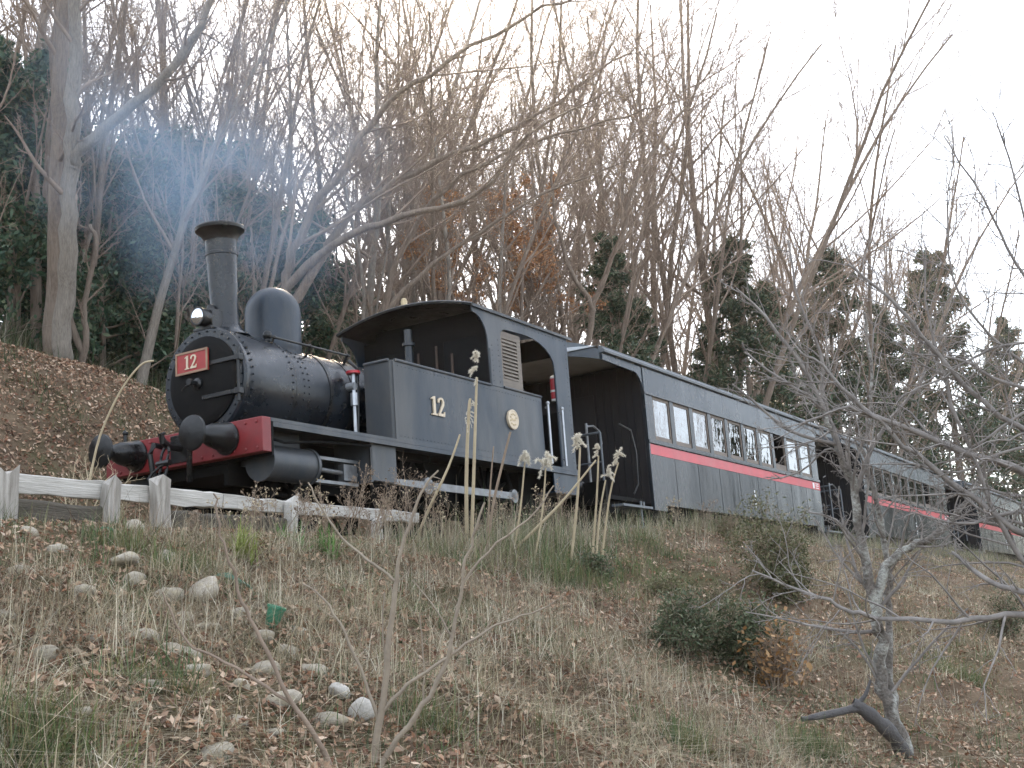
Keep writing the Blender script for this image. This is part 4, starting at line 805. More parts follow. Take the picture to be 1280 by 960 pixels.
# twiggy dry weeds in front of the wheels
SW = [dict(n=7, t0=.2, ang=38, len=.5, up=.08, wob=.12, seg=5, rr=.6, rmin=.0016, rend=.001), dict(n=5, t0=.2, ang=40, len=.45, up=.04, wob=.15, seg=4, rr=.7, rmin=.0014, rend=.001), None]
WD = [(405, 655, 75), (430, 655, 95), (455, 655, 90), (480, 655, 80), (505, 660, 100), (520, 655, 110), (540, 655, 70), (385, 650, 65), (320, 640, 60), (300, 640, 55), (560, 650, 60), (640, 655, 70), (665, 655, 90), (690, 650, 70), (250, 630, 40), (345, 640, 70), (700, 655, 60), (880, 665, 45), (850, 665, 50), (470, 655, 60), (415, 655, 60), (610, 655, 60)]
def round_leafless(px, py, hpx, i):
    yy = -2.62 - .25 * ((i * 7) % 5) / 5; P = pxy(px, py, yy); P[2] = H(P[0], P[1]) - .03; dpt = depth_of(P); hh = hpx / FPX * dpt
    T = Tree(100 + i)
    for k in range(3):
        c = T.path(P + np.array([T.r.randn() * .03, T.r.randn() * .03, 0]), (T.r.randn() * .25, T.r.randn() * .25, 1), hh * T.r.uniform(.7, 1.05), 6, .07, .02); T.kids(T.limb(c, .0048, .0015, 0), SW)
    e = empty('dry_weed', P); V, Q_ = T.emit(0, 5, (5, 3, 3, 3, 3, 3)); big_mesh('stems', V - P, Q_, mats=[m_weed], parent=e)
    tp = T.tips(1); 
    if len(tp):
        r = T.r; n = len(tp); s_ = .007; V = np.repeat(tp - P, 4, 0) + r.randn(n * 4, 3) * s_; T_ = (np.array([[0,1,2],[0,2,3],[0,1,3]])[None] + np.arange(n)[:, None, None] * 4).reshape(-1, 3); big_mesh('seed_pods', V, None, T_, mats=[m_reed if i % 3 == 0 else m_weed], parent=e)
    tag(e, 'dry twiggy weed standing ' + ('at the fence in front of the front cylinder' if px < 370 else 'on the crest in front of the slide bars' if px < 460 else 'on the crest in front of the driving wheels' if px < 600 else 'on the crest below the cab' if px < 720 else 'on the crest below the first coach'), 'weed', 'dry weeds along the crest')
for i, (px, py, hpx) in enumerate(WD): round_leafless(px, py, hpx, i)
for i, (px, py, hpx) in enumerate(((108, 640, 70), (88, 650, 60), (150, 640, 30))):
    P = pxy(px, 600, -2.25); P[2] = H(P[0], P[1]); T = Tree(150 + i); hh = hpx / FPX * depth_of(P)
    for k in range(3):
        c = T.path(P, (T.r.randn() * .5 + .3, T.r.randn() * .3, 1), hh * T.r.uniform(.9, 1.3), 6, .1, .0); T.kids(T.limb(c, .006, .002, 0), SW)
    e = empty('dry_weed', P); V, Q_ = T.emit(0, 5, (5, 3, 3, 3, 3, 3)); big_mesh('stems', V - P, Q_, mats=[m_reed], parent=e); tag(e, 'straw coloured weed tangle behind the fence below the buffers', 'weed', 'straw weeds behind the fence')
# ---- leafy shrubs on the bank
m_fol = mat('shrub_leaf', (1, 1, 1), (.7, .7, .7), rough=.6, scale=14, spec=.3, attr=True, sub=.2)
def leaf_cloud(C_, rs, size, pal, flat=.0, narrow=.5):
    """leaf quads at the given centres"""
    n = len(C_); a = rs.randn(n, 3); a /= np.linalg.norm(a, axis=1)[:, None]; b_ = np.cross(a, rs.randn(n, 3)); b_ /= np.linalg.norm(b_, axis=1)[:, None]; L_ = (size * rs.uniform(.6, 1.4, n))[:, None]
    V = np.stack([C_ - a * L_ * .5, C_ + b_ * L_ * narrow * .5, C_ + a * L_ * .5, C_ - b_ * L_ * narrow * .5], 1); Q_ = np.arange(n * 4).reshape(-1, 4); c = np.repeat(pal[rs.randint(0, len(pal), n)] * rs.uniform(.7, 1.3, (n, 1)), 4, 0)
    return V.reshape(-1, 3), Q_, c
def shrub(px, py, wp, hp, pal, lab, seed, leaf=.05, n=7000, cat='shrub', narrow=.35, stem=m_weed, lean=(0, 0)):
    P = ground_at(px, py); dpt = depth_of(P); W_ = wpx(wp, dpt); Hh = hp / FPX * dpt; T = Tree(seed)
    sp = [dict(n=9, t0=.15, ang=35, len=.6, up=.05, wob=.12, seg=5, rr=.6, rmin=.003), dict(n=6, t0=.2, ang=40, len=.5, up=.05, wob=.12, seg=4, rr=.6, rmin=.002), None]
    for k in range(14):
        a = k * 2.4; sp_ = T.r.uniform(.2, 1.25); c = T.path(P + [T.r.randn() * W_ * .25, T.r.randn() * W_ * .25, -.05], (math.cos(a) * sp_ * W_ / Hh + lean[0], math.sin(a) * sp_ * W_ / Hh + lean[1], 1), Hh * T.r.uniform(.35, 1.1), 7, .10, .03); T.kids(T.limb(c, .009, .003, 0), sp)
    e = empty('leafy_shrub', P); V, Q_ = T.emit(0, 5, (5, 3, 3, 3, 3, 3)); big_mesh('stems', V - P, Q_, mats=[stem], parent=e)
    pts = np.concatenate([b[0][1:] for b in T.b if b[2] >= 1]); C_ = pts[T.r.randint(0, len(pts), n)] + T.r.randn(n, 3) * leaf * 1.2; C_[:, 2] = np.maximum(C_[:, 2], H(C_[:, 0], C_[:, 1]) + .01)
    V, Q_, c = leaf_cloud(C_ - P, T.r, leaf, pal, narrow=narrow); big_mesh('foliage', V, Q_, None, c, mats=[m_fol], parent=e); tag(e, lab, cat); return e
OLIVE = np.array([(.13, .135, .065), (.17, .165, .085), (.09, .10, .05), (.21, .18, .11)]); DKG = np.array([(.07, .095, .05), (.09, .115, .06), (.12, .135, .075), (.16, .15, .095)])
shrub(985, 752, 120, 110, OLIVE, 'round olive green shrub on the crest below the first coach end', 301, .042, 12000)
shrub(938, 838, 96, 82, DKG * 1.1, 'dark green fine-leaved shrub on the bank beside the brown fern', 302, .038, 9500)
shrub(848, 815, 84, 66, DKG, 'low dark green shrub on the middle of the bank', 303, .038, 6000)
shrub(745, 722, 44, 34, DKG * 1.1, 'small dark green bush below the coach porch', 304, .04, 1800)
shrub(908, 672, 24, 34, OLIVE * 1.25, 'small olive sprig on the crest under the coach side', 305, .035, 900)
shrub(1000, 668, 26, 18, np.array([(.30, .28, .08), (.36, .32, .10)]), 'yellow leafed sprig above the olive shrub', 306, .06, 90)
shrub(968, 862, 46, 78, np.array([(.34, .19, .08), (.28, .15, .06), (.40, .25, .12)]), 'withered orange brown fern beside the dark shrub', 307, .055, 420, 'fern', .5)
shrub(830, 745, 70, 36, OLIVE * 1.3, 'low grey green weed patch on the upper bank', 308, .03, 2500)
shrub(900, 760, 60, 30, OLIVE, 'small olive weed patch between two shrubs', 309, .03, 1800)
shrub(1260, 800, 60, 60, DKG, 'dark green weed clump behind the long branch', 310, .04, 2000)
# ------------------------------------------------------------------ foreground sapling, roadside trees
ST = [dict(n=3, t0=.35, ang=38, len=.30, up=.06, wob=.07, seg=7, rr=.5, rmin=.003, rend=.0015), dict(n=3, t0=.3, ang=38, len=.4, up=.05, wob=.08, seg=5, rr=.55, rmin=.002, rend=.0012), None]
def px_tree(name, limbs, depth, label, cat, mt, mtw, seed, spec, split=1, sides=(9, 6, 4, 3, 3, 3), base=None, crown='crown', group=None):
    """limbs: (points, width at start px, width at end px, level[, depth offsets])"""
    T = Tree(seed)
    for lb in limbs:
        pts, w0, w1, lv = lb[:4]; dd = depth + np.asarray(lb[4]) if len(lb) > 4 else depth
        P = pxline(pts, dd); P[1:-1] += T.r.randn(len(P) - 2, 3) * np.linalg.norm(P[-1] - P[0]) * .004
        if not T.b and P[0][2] > H(P[0][0], P[0][1]) - .05: P = np.concatenate([[[P[0][0], P[0][1], float(H(P[0][0], P[0][1])) - .2]], P])      # root in the ground
        br = T.limb(P, wpx(w0, depth), wpx(w1, depth), lv); T.kids(br, spec)
    b = T.b[0][0][0]; return tree_obj(name, T, b, label, cat, mt, mtw, split, group, sides=sides, crown=crown)
ds = depth_of(ground_at(465, 958)) - .05
m_sap = mat('sapling_bark', (.30, .25, .19), (.22, .18, .14), rough=.85, scale=10, bump=.3, c3=(.36, .32, .25), c3amt=.5)
px_tree('bare_sapling', [([(458, 1000), (470, 930), (480, 860), (490, 780), (496, 725)], 11, 6, 0), ([(496, 725), (498, 700), (515, 645), (530, 610), (548, 588)], 6, 2.5, 1), ([(496, 727), (468, 705), (430, 675), (405, 640), (385, 603)], 4.5, 2, 1),
  ([(466, 975), (490, 935), (530, 880), (555, 835), (566, 790), (578, 730), (592, 670), (606, 628)], 8, 2.5, 0), ([(478, 890), (510, 855), (560, 822), (605, 790), (640, 775), (688, 757)], 6, 2, 1), ([(606, 790), (616, 772)], 3, 1.5, 1), ([(564, 795), (540, 755), (515, 725)], 3, 1.5, 1),
  ([(576, 735), (610, 690), (660, 650), (692, 607)], 4, 1.8, 1), ([(473, 905), (455, 850), (430, 790), (405, 750), (378, 730)], 5, 2, 1), ([(483, 850), (478, 780), (481, 740)], 3, 1.5, 1), ([(528, 882), (530, 830), (524, 765)], 3, 1.3, 1)],
  ds, 'bare forked sapling rising in front of the bank beside the white stones', 'sapling', m_sap, m_sap, 401, [dict(n=1, t0=.5, ang=35, len=.18, up=.05, wob=.08, seg=5, rr=.5, rmin=.002, rend=.0012), dict(n=1, t0=.4, ang=38, len=.3, up=.05, wob=.08, seg=5, rr=.55, rmin=.0016, rend=.001), None], 1, crown='branches')
ds2 = depth_of(ground_at(425, 958)) - .1
px_tree('bare_shoot', [([(440, 1000), (417, 960), (385, 905), (358, 868), (325, 800), (303, 750), (287, 705), (275, 655), (267, 617)], 8, 2, 0), ([(365, 880), (320, 850), (270, 822), (237, 806), (215, 768), (203, 740)], 5, 1.8, 1)],
  ds2, 'thin dark bare shoot leaning toward the fence over the stones', 'sapling', m_twig, m_twig, 402, [None], 1, crown='branches')
dr_ = depth_of(ground_at(1130, 945))
SR = [dict(n=14, t0=.3, ang=42, len=.30, up=.04, wob=.12, seg=9, rr=.4, rmin=.005, rend=.0022), dict(n=9, perm=True, t0=.12, ang=44, len=.40, up=.03, wob=.14, seg=7, rr=.45, rmin=.0038, rend=.002, tp=.6), dict(n=5, t0=.15, ang=45, len=.45, up=.02, wob=.16, seg=5, rr=.55, rmin=.003, rend=.0017), dict(n=2, t0=.3, ang=45, len=.5, up=.0, wob=.18, seg=4, rr=.6, rmin=.0026, rend=.0017), None]
RT = px_tree('bare_roadside_tree', [([(1145, 985), (1130, 935), (1105, 860), (1098, 800), (1094, 760), (1080, 690), (1066, 620), (1052, 570), (1035, 525), (1005, 480), (985, 440)], 21, 3, 0), ([(1118, 905), (1110, 830), (1112, 760), (1108, 700), (1088, 610), (1082, 560), (1090, 470), (1080, 390)], 11, 3, 0, [0, .1, .2, .2, .2, .25, .3, .3, ]),
  ([(1094, 760), (1104, 715), (1128, 690), (1165, 672), (1192, 646), (1225, 600), (1250, 540)], 14, 3, 0),
  ([(1036, 527), (1010, 470), (960, 400), (920, 360)], 7, 2, 1), ([(1052, 570), (1030, 500), (1025, 440), (1000, 380), (985, 300)], 7, 2, 1), ([(1020, 500), (970, 470), (930, 440)], 5, 2, 1), ([(1066, 620), (1100, 540), (1150, 480), (1170, 400)], 7, 2, 1), ([(1045, 555), (990, 540), (940, 500), (915, 480)], 5, 2, 1), ([(1060, 600), (1040, 560), (1000, 590), (960, 600)], 4, 2, 1), ([(1080, 690), (1045, 650), (1010, 640)], 4, 2, 1), ([(1090, 740), (1050, 700), (1020, 650)], 4, 2, 1), ([(1110, 870), (1160, 810), (1210, 760)], 4, 2, 1), ([(1115, 890), (1080, 820), (1050, 790)], 4, 2, 1), ([(1102, 850), (1075, 800), (1060, 740)], 4, 2, 1)],
  dr_, 'lichen-grey bare tree at the foot of the bank with a dark snapped lower branch', 'tree', m_barkl, m_twigg, 403, SR, 1)
TB = Tree(450); TB.limb(pxline([(1142, 965), (1120, 925), (1098, 902), (1075, 884), (1066, 879)], dr_ + np.array([0, -.15, -.25, -.3, -.3])), wpx(19, dr_), wpx(14, dr_), 0, 1, .2); TB.limb(pxline([(1074, 884), (1040, 892), (1002, 899)], dr_ + np.array([-.3, -.35, -.4])), wpx(12, dr_), wpx(6, dr_), 0, 1, .22)
TB.limb(pxline([(1070, 882), (1082, 868), (1088, 850)], dr_ - .3), wpx(7, dr_), wpx(3, dr_), 0)
V, Q_ = TB.emit(0, 2); sbr = big_mesh('snapped_branch', V - np.array(RT.location), Q_, smooth=True, mats=[m_darkbr], parent=RT); sbr['label'] = 'dark snapped lower branch'
px_tree('bare_roadside_tree', [([(1420, 1010), (1400, 900), (1360, 760), (1340, 640), (1345, 480), (1330, 300)], 40, 14, 0), ([(1345, 650), (1280, 592), (1200, 562), (1110, 527), (1060, 512), (1000, 532)], 11, 3, 1), ([(1375, 800), (1280, 768), (1190, 776), (1090, 773), (1040, 750), (990, 735), (940, 713)], 10, 2.5, 1), ([(1360, 760), (1275, 695), (1232, 610), (1190, 500), (1162, 400), (1148, 300)], 8, 1.5, 1), ([(1350, 710), (1240, 640), (1160, 580), (1100, 530), (1040, 470), (1000, 440)], 9, 3, 1),
  ([(1345, 520), (1280, 455), (1220, 400), (1185, 320), (1190, 180)], 5, 1.5, 1), ([(1345, 570), (1250, 520), (1170, 440), (1110, 370), (1060, 330)], 8, 3, 1), ([(1360, 775), (1290, 742), (1240, 728), (1190, 690)], 12, 4, 1, [-.3, -.3, -.2, 0, ]), ([(1340, 420), (1270, 330), (1230, 250), (1180, 170)], 5, 1.5, 1), ([(1345, 640), (1270, 640), (1200, 655), (1140, 640)], 7, 2, 1), ([(1335, 380), (1290, 300), (1262, 200), (1240, 140)], 4, 1.5, 1), ([(1345, 500), (1260, 480), (1200, 450), (1130, 440)], 6, 2, 1), ([(1360, 700), (1290, 660), (1230, 640), (1180, 600)], 6, 2, 1), ([(1350, 610), (1280, 620), (1220, 610), (1170, 630)], 5, 2, 1), ([(1350, 560), (1270, 560), (1200, 590), (1150, 580)], 5, 2, 1), ([(1345, 480), (1270, 520), (1210, 560), (1160, 540)], 5, 2, 1), ([(1340, 440), (1260, 430), (1180, 470), (1120, 500)], 5, 2, 1)],
  dr_ - .6, 'bare tree whose long grey branches reach over the bank in front of the rear coaches', 'tree', m_barkl, m_twigg, 404, SR, 1)
# ------------------------------------------------------------------ forest
def bare_variant(seed, h, r0, nl, lean=0, t0=.35, ang=38, llen=.42, multi=1, dens=1.0):
    T = Tree(seed)
    sp = [dict(n=nl, t0=t0, ang=ang, av=9, len=llen, up=.05, wob=.07, seg=9, rr=.5, rmin=.012, rend=.006, tp=.55), dict(n=int(8 * dens), t0=.2, ang=40, len=.42, up=.03, wob=.10, seg=6, rr=.5, rmin=.007, rend=.004), dict(n=int(7 * dens), t0=.15, ang=42, len=.42, up=.03, wob=.13, seg=5, rr=.55, rmin=.005, rend=.003), dict(n=3, t0=.2, ang=42, len=.45, up=.02, wob=.15, seg=3, rr=.6, rmin=.0042, rend=.003), None]
    for k in range(multi):
        a = k * 2.2; sl_ = (0 if multi == 1 else .28); c = T.path((0.12 * math.cos(a) * (multi > 1), .12 * math.sin(a) * (multi > 1), -.3), (lean + sl_ * math.cos(a), sl_ * math.sin(a), 1), h * T.r.uniform(.85, 1), 14, .045, .01); T.kids(T.limb(c, r0 / (multi ** .4), .02, 0, .8), sp)
    return T
def tree_src(name, T, mt, mtw, foliage=None, fm=None):
    e = empty(name); V, Q_ = T.emit(0, 1); big_mesh('trunk', V, Q_, smooth=True, mats=[mt], parent=e)
    V, Q_ = T.emit(1, 9); big_mesh('crown', V, Q_, smooth=True, mats=[mtw], parent=e)
    if foliage is not None: big_mesh('foliage', foliage[0], foliage[1], None, foliage[2], mats=[fm], parent=e)
    return e
m_ever = mat('evergreen_leaf', (1, 1, 1), (.65, .65, .65), rough=.55, scale=3, spec=.35, attr=True, sub=.15)
m_rus = mat('russet_leaf', (1, 1, 1), (.7, .7, .7), rough=.7, scale=5, attr=True, sub=.35)
RUS = np.array([(.44, .22, .10), (.36, .17, .08), (.50, .28, .14)])
SRC = {}
for i, s in enumerate((501, 502, 503, 504)): SRC['tall%d' % i] = tree_src('bare_tree', bare_variant(s, 13, .125, 15, .02 * (i - 2), .3 + .05 * (i % 2), 34 + 4 * i), m_bark if i % 2 else m_bark2, m_twig)
for i, s in enumerate((511, 512)): SRC['fan%d' % i] = tree_src('bare_tree', bare_variant(s, 13, .13, 11, 0, .25, 28, .45, 3), m_bark, m_twig)
for i, s in enumerate((521, 522, 523)): SRC['sap%d' % i] = tree_src('young_tree', bare_variant(s, 6, .05, 9, .05 * (i - 1), .2, 36, .4, 1 + i % 2, .75), m_bark2 if i == 0 else m_bark, m_twig)
Tr = bare_variant(531, 9, .09, 11, .1, .3, 40, .4); pts = np.concatenate([b[0] for b in Tr.b if b[2] >= 3 and 5.4 < b[0][-1][2] < 8.2]); C_ = pts[Tr.r.randint(0, len(pts), 3600)] + Tr.r.randn(3600, 3) * .06
SRC['russet'] = tree_src('russet_tree', Tr, m_bark, m_twig, leaf_cloud(C_, Tr.r, .10, RUS, narrow=.5), m_rus)
def evergreen(seed, h, w_, pal, n=15000, leaf=.17):
    T = Tree(seed); sp = [dict(n=26, t0=.12, ang=62, av=14, len=w_ / h, up=.05, wob=.09, seg=7, rr=.4, rmin=.012, rend=.006, tp=.55), dict(n=8, t0=.2, ang=42, len=.5, up=.02, wob=.12, seg=5, rr=.5, rmin=.006, rend=.004), dict(n=4, t0=.2, ang=40, len=.5, up=0, wob=.12, seg=3, rr=.5, rmin=.005, rend=.003), None]
    c = T.path((0, 0, -.2), (0, 0, 1), h, 14, .03, .02); T.kids(T.limb(c, .12, .02, 0, .8), sp); pts = np.concatenate([b[0][1:] for b in T.b if b[2] >= 2]); C_ = pts[T.r.randint(0, len(pts), n)] + T.r.randn(n, 3) * .11
    return T, leaf_cloud(C_, T.r, leaf, pal, narrow=.45)
def conifer(seed, h, w_, pal, n=17000):
    T = Tree(seed); sp = [dict(n=60, t0=.06, ang=82, av=8, len=w_ / h, up=-.01, wob=.05, seg=6, rr=.3, rmin=.009, rend=.004, tp=.93), dict(n=9, t0=.15, ang=48, len=.40, up=-.04, wob=.08, seg=4, rr=.5, rmin=.005, rend=.003), None]
    c = T.path((0, 0, -.2), (0, 0, 1), h, 12, .015, .03); T.kids(T.limb(c, .12, .015, 0, .9), sp); pts = np.concatenate([b[0][1:] for b in T.b if b[2] >= 1]); C_ = pts[T.r.randint(0, len(pts), n)] + T.r.randn(n, 3) * .07 + [0, 0, -.04]
    return T, leaf_cloud(C_, T.r, .17, pal, narrow=.28)
EVG = np.array([(.05, .10, .06), (.07, .125, .07), (.09, .145, .08), (.045, .085, .055), (.13, .16, .085)]); CON = np.array([(.05, .085, .045), (.07, .11, .055), (.10, .13, .07), (.04, .07, .04), (.12, .11, .06)])
for i in range(3): T, f = evergreen(541 + i, 6.5, 1.9 + .3 * i, EVG); SRC['ever%d' % i] = tree_src('evergreen_tree', T, m_bark, m_twig, f, m_ever)
for i in range(3): T, f = conifer(551 + i, 8, 2.5 + .3 * i, CON, 19000); SRC['con%d' % i] = tree_src('conifer_tree', T, m_bark, m_twig, f, m_ever)
USED = set()
def plant(kind, x, y, sc, rz, label, cat, group, tilt=(0, 0), sink=.1):
    src = SRC[kind]
    if kind in USED: o = copy_tree(src)
    else: o = src; USED.add(kind)
    o.location = (float(x), float(y), float(H(x, y)) - sink); o.scale = (sc, sc, sc); o.rotation_euler = (tilt[0], tilt[1], rz); tag(o, label, cat, group); return o
def at(px, y, py=450): return float(pxy(px, py, y)[0])
rf_ = np.random.RandomState(77)
def where(px, y):
    return (' at the edge of' if y < 11 else ' deep in' if y > 18 else ' within') + ' the wood behind ' + ('the smokebox' if px < 250 else 'the dome' if px < 420 else 'the locomotive cab' if px < 720 else 'the first coach' if px < 1020 else 'the rear coaches')
# evergreens left, behind the chimney
for i, (px, y, sc) in enumerate(((10, 9, .8), (45, 11, .95), (130, 9.5, .75), (170, 11.5, .95), (215, 13, 1.05), (245, 10, .8), (290, 12, .95), (330, 14, 1.1), (365, 10.5, .8), (420, 13, .9), (-40, 10, 1), (470, 16, .9), (110, 15, 1.0), (200, 18, 1.25), (20, 16, .9), (300, 19, 1.25), (400, 19, 1.1), (520, 15, .7))):
    plant('ever%d' % (i % 3), at(px, y), y, sc * 1.05, rf_.uniform(0, 6.28), ('large' if sc > 1 else 'smaller') + ' dark evergreen tree' + where(px, y), 'tree', 'evergreens on the slope behind the locomotive')
# conifers behind the coaches
for i, (px, y, sc, lab) in enumerate(((768, 7.5, 1.15, 'dark conifer rising just behind the front of the first coach'), (800, 9, 1.0, 'smaller conifer beside the one behind the first coach front'), (938, 7, 1.5, 'broad dark conifer behind the middle of the first coach'), (975, 9, 1.5, 'conifer close behind the rear half of the first coach'), (1045, 8, 1.9, 'conifer behind the gap between the first two coaches'), (1190, 6.5, 2.6, 'tallest dark conifer behind the rear coaches'), (1110, 7, 1.7, 'low conifer behind the second coach roof'), (1255, 6.5, 2.5, 'conifer beyond the last coach'), (885, 10, 1.1, 'small conifer among bare trunks behind the first coach'))):
    plant('con%d' % (i % 3), at(px, y), y, sc, rf_.uniform(0, 6.28), lab, 'conifer', 'conifers behind the coaches')
# tall bare trees
spots = []
for i in range(88):
    for _ in range(200):
        px = rf_.uniform(-120, 1330); y = rf_.uniform(7.2, 22); x = at(px, y)
        if x < 95 and all((x - a) ** 2 + (y - b) ** 2 > 2.2 for a, b in spots): break
    spots.append((x, y)); k = rf_.choice(['tall0', 'tall1', 'tall2', 'tall3', 'fan0', 'fan1']); dp = depth_of([x, y, 3.])
    tp_ = rf_.uniform(-300, 40) if px < 620 else rf_.uniform(-220, 90) if px < 900 else rf_.uniform(-60, 210); sc = min(2.0, max(.85, (610 - tp_) * dp / FPX / 13))
    plant(k, x, y, sc, rf_.uniform(0, 6.28), ('tall bare many-stemmed tree' if k[0] == 'f' else 'tall bare pale-trunked tree' if k in ('tall0', 'tall2') else 'tall bare brown-trunked tree') + where(px, y), 'tree', 'bare trees behind the train', (rf_.randn() * .04, rf_.randn() * .04 + .03))
plant('fan0', at(1072, 6.5), 6.5, 1.85, 1.2, 'tallest many-stemmed bare tree, standing above the second coach', 'tree', None)
plant('fan1', at(985, 9), 9, 1.5, .4, 'wide many-stemmed bare tree above the first coach rear end', 'tree', None)
for i, (px, y, sc) in enumerate(((655, 7.6, 1.12), (690, 8.0, 1.05), (560, 8.5, .9), (1235, 9, 1.9), (1266, 8, 1.6))):
    plant('russet', at(px, y), y, sc, 1.3 * i, 'bare tree still holding russet leaves' + where(px, y), 'tree', 'trees with russet leaves')
for i in range(80):
    px = rf_.uniform(-60, 1300); y = rf_.uniform(6.4, 17); x = at(px, y)
    plant('sap%d' % rf_.randint(0, 3), x, y, rf_.uniform(.6, 1.3) * (1 if px < 500 else 1.6), rf_.uniform(0, 6.28), 'slender bare sapling in the undergrowth' + where(px, y), 'sapling', 'saplings behind the train', (rf_.randn() * .1, rf_.randn() * .12 + .04))
# old trunks on the left edge of the wood
dT = depth_of([at(78, 6.9, 445), 6.9, 3.2])
SB = [dict(n=6, t0=.4, ang=48, len=.28, up=.05, wob=.09, seg=8, rr=.4, rmin=.012, rend=.006), dict(n=6, t0=.25, ang=42, len=.4, up=.04, wob=.1, seg=6, rr=.5, rmin=.008, rend=.004), dict(n=6, t0=.2, ang=42, len=.4, up=.02, wob=.12, seg=5, rr=.55, rmin=.006, rend=.003), dict(n=3, t0=.2, ang=42, len=.45, up=0, wob=.15, seg=3, rr=.6, rmin=.005, rend=.003), None]
px_tree('old_tree', [([(76, 470), (77, 445), (80, 380), (85, 290), (88, 205), (92, 100), (96, 0), (100, -140)], 27, 13, 0), ([(90, 212), (100, 188), (140, 152), (190, 110), (225, 70), (252, 30), (290, -60)], 17, 8, 0)], dT, 'pale grey forked trunk at the edge of the wood, a limb leaning right', 'tree', m_bark2, m_twig, 405, SB, 1, base=pxd(76, 470, dT))
px_tree('old_tree', [([(62, 470), (64, 440), (70, 300), (74, 180), (78, 60), (82, -120)], 25, 16, 0)], dT + .7, 'brown straight trunk standing close behind the pale forked trunk', 'tree', m_bark, m_twig, 406, SB, 1, base=pxd(62, 470, dT + .7))
px_tree('old_tree', [([(100, 470), (108, 420), (105, 380), (120, 310), (112, 280)], 9, 5, 0), ([(103, 440), (84, 380), (62, 280), (60, 200), (66, 90), (72, -30)], 9, 6, 0)], dT + 1.2, 'crooked thin trunk right of the pale forked trunk', 'tree', m_bark, m_twig, 407, SB, 1, base=pxd(100, 470, dT + 1.2))
# leaning multi-stem trees arching over the cutting
SL = [dict(n=11, t0=.3, ang=26, av=8, len=.34, up=.04, wob=.07, seg=9, rr=.45, rmin=.010, rend=.005, bias=(.25, -.15, .1)), dict(n=8, t0=.2, ang=32, len=.42, up=.03, wob=.09, seg=7, rr=.5, rmin=.007, rend=.004, bias=(.15, 0, .05)), dict(n=7, t0=.15, ang=36, len=.42, up=.03, wob=.1, seg=5, rr=.55, rmin=.0052, rend=.003), dict(n=4, t0=.2, ang=38, len=.45, up=.02, wob=.12, seg=3, rr=.6, rmin=.0042, rend=.003), None]
dL = depth_of([at(345, 5.6, 460), 5.6, 2.5])
px_tree('leaning_tree', [([(338, 480), (345, 420), (355, 360), (372, 300), (430, 205), (480, 135), (560, 75), (680, 12), (740, -15)], 17, 2, 0), ([(352, 400), (395, 335), (440, 268), (520, 215), (620, 172), (720, 112), (800, 52)], 14, 1.6, 0, [0, 0, .2, .4, .6, .8, 1]), ([(358, 360), (420, 305), (500, 272), (600, 238), (660, 172), (760, 112)], 12, 1.6, 0, [0, -.2, -.4, -.6, -.8, -1])],
  dL, 'leaning many-stemmed tree arching over the dome with long upswept branches', 'tree', m_bark, m_twig, 408, SL, 1, base=pxd(338, 480, dL))
px_tree('leaning_tree', [([(470, 480), (478, 400), (500, 320), (560, 230), (640, 190), (760, 150), (830, 130)], 11, 1.2, 0), ([(482, 390), (540, 330), (620, 280), (700, 230), (790, 200)], 7, 1.2, 0, [0, .3, .5, .8, 1])], dL + 3.5, 'leaning bare tree behind the cab, branches sweeping rearward', 'tree', m_bark, m_twig, 409, SL, 1, base=pxd(470, 480, dL + 3.5))
px_tree('leaning_tree', [([(730, 480), (742, 380), (775, 300), (800, 220), (860, 130), (900, 60)], 9, 1.2, 0), ([(742, 390), (700, 300), (690, 200), (720, 90)], 7, 1.2, 0)], dL + 12, 'slim forked bare tree behind the coach porch', 'tree', m_bark, m_twig, 410, SL, 1, base=pxd(730, 480, dL + 12))
# trees across the valley on the photographer's side: seen mirrored in the coach windows
for i, (x, y, sc, k, lab) in enumerate(((50, -15.5, 1.5, 'con1', 'first conifer of the row'), (46, -18.5, 1.4, 'fan0', 'many-stemmed bare tree'), (41, -13.5, 1.3, 'tall0', 'pale bare tree'), (66, -20, 2.2, 'con0', 'stocky conifer'), (66, -9.5, 1.9, 'con2', 'conifer nearest the track'), (76, -12, 2.2, 'con0', 'conifer beside the track'), (60, -11.5, 1.3, 'ever1', 'round evergreen'), (88, -13, 2.4, 'con1', 'last conifer of the row'), (53, -12, 1.3, 'tall2', 'slim bare tree'), (84, -8.6, 2.2, 'con2', 'dark conifer close to the rails'), (96, -10, 2.4, 'con0', 'most distant conifer'))):
    plant(k, x, y, sc, i, lab + ' on the outer bank opposite the coaches', 'tree', 'trees opposite the coaches')
# undergrowth and litter in the wood
n = 7000; r3 = np.random.RandomState(9); y = 8.2 + r3.rand(n) ** 1.5 * 22; px = r3.uniform(-80, 1300, n); x = CAM[0] + (y - CAM[1]) * np.tan(math.atan2(CF[0], CF[1]) + np.arctan((px - 640) / FPX))
o = blade_obj('undergrowth', np.stack([x, y], 1), r3, 9, .25, .9, np.concatenate([GREEN * .7, STRAW * .6, GREEN * .6]), .25, .5, .012, .5); tag(o, 'tangled low undergrowth on the floor of the wood', 'undergrowth', kind='stuff')
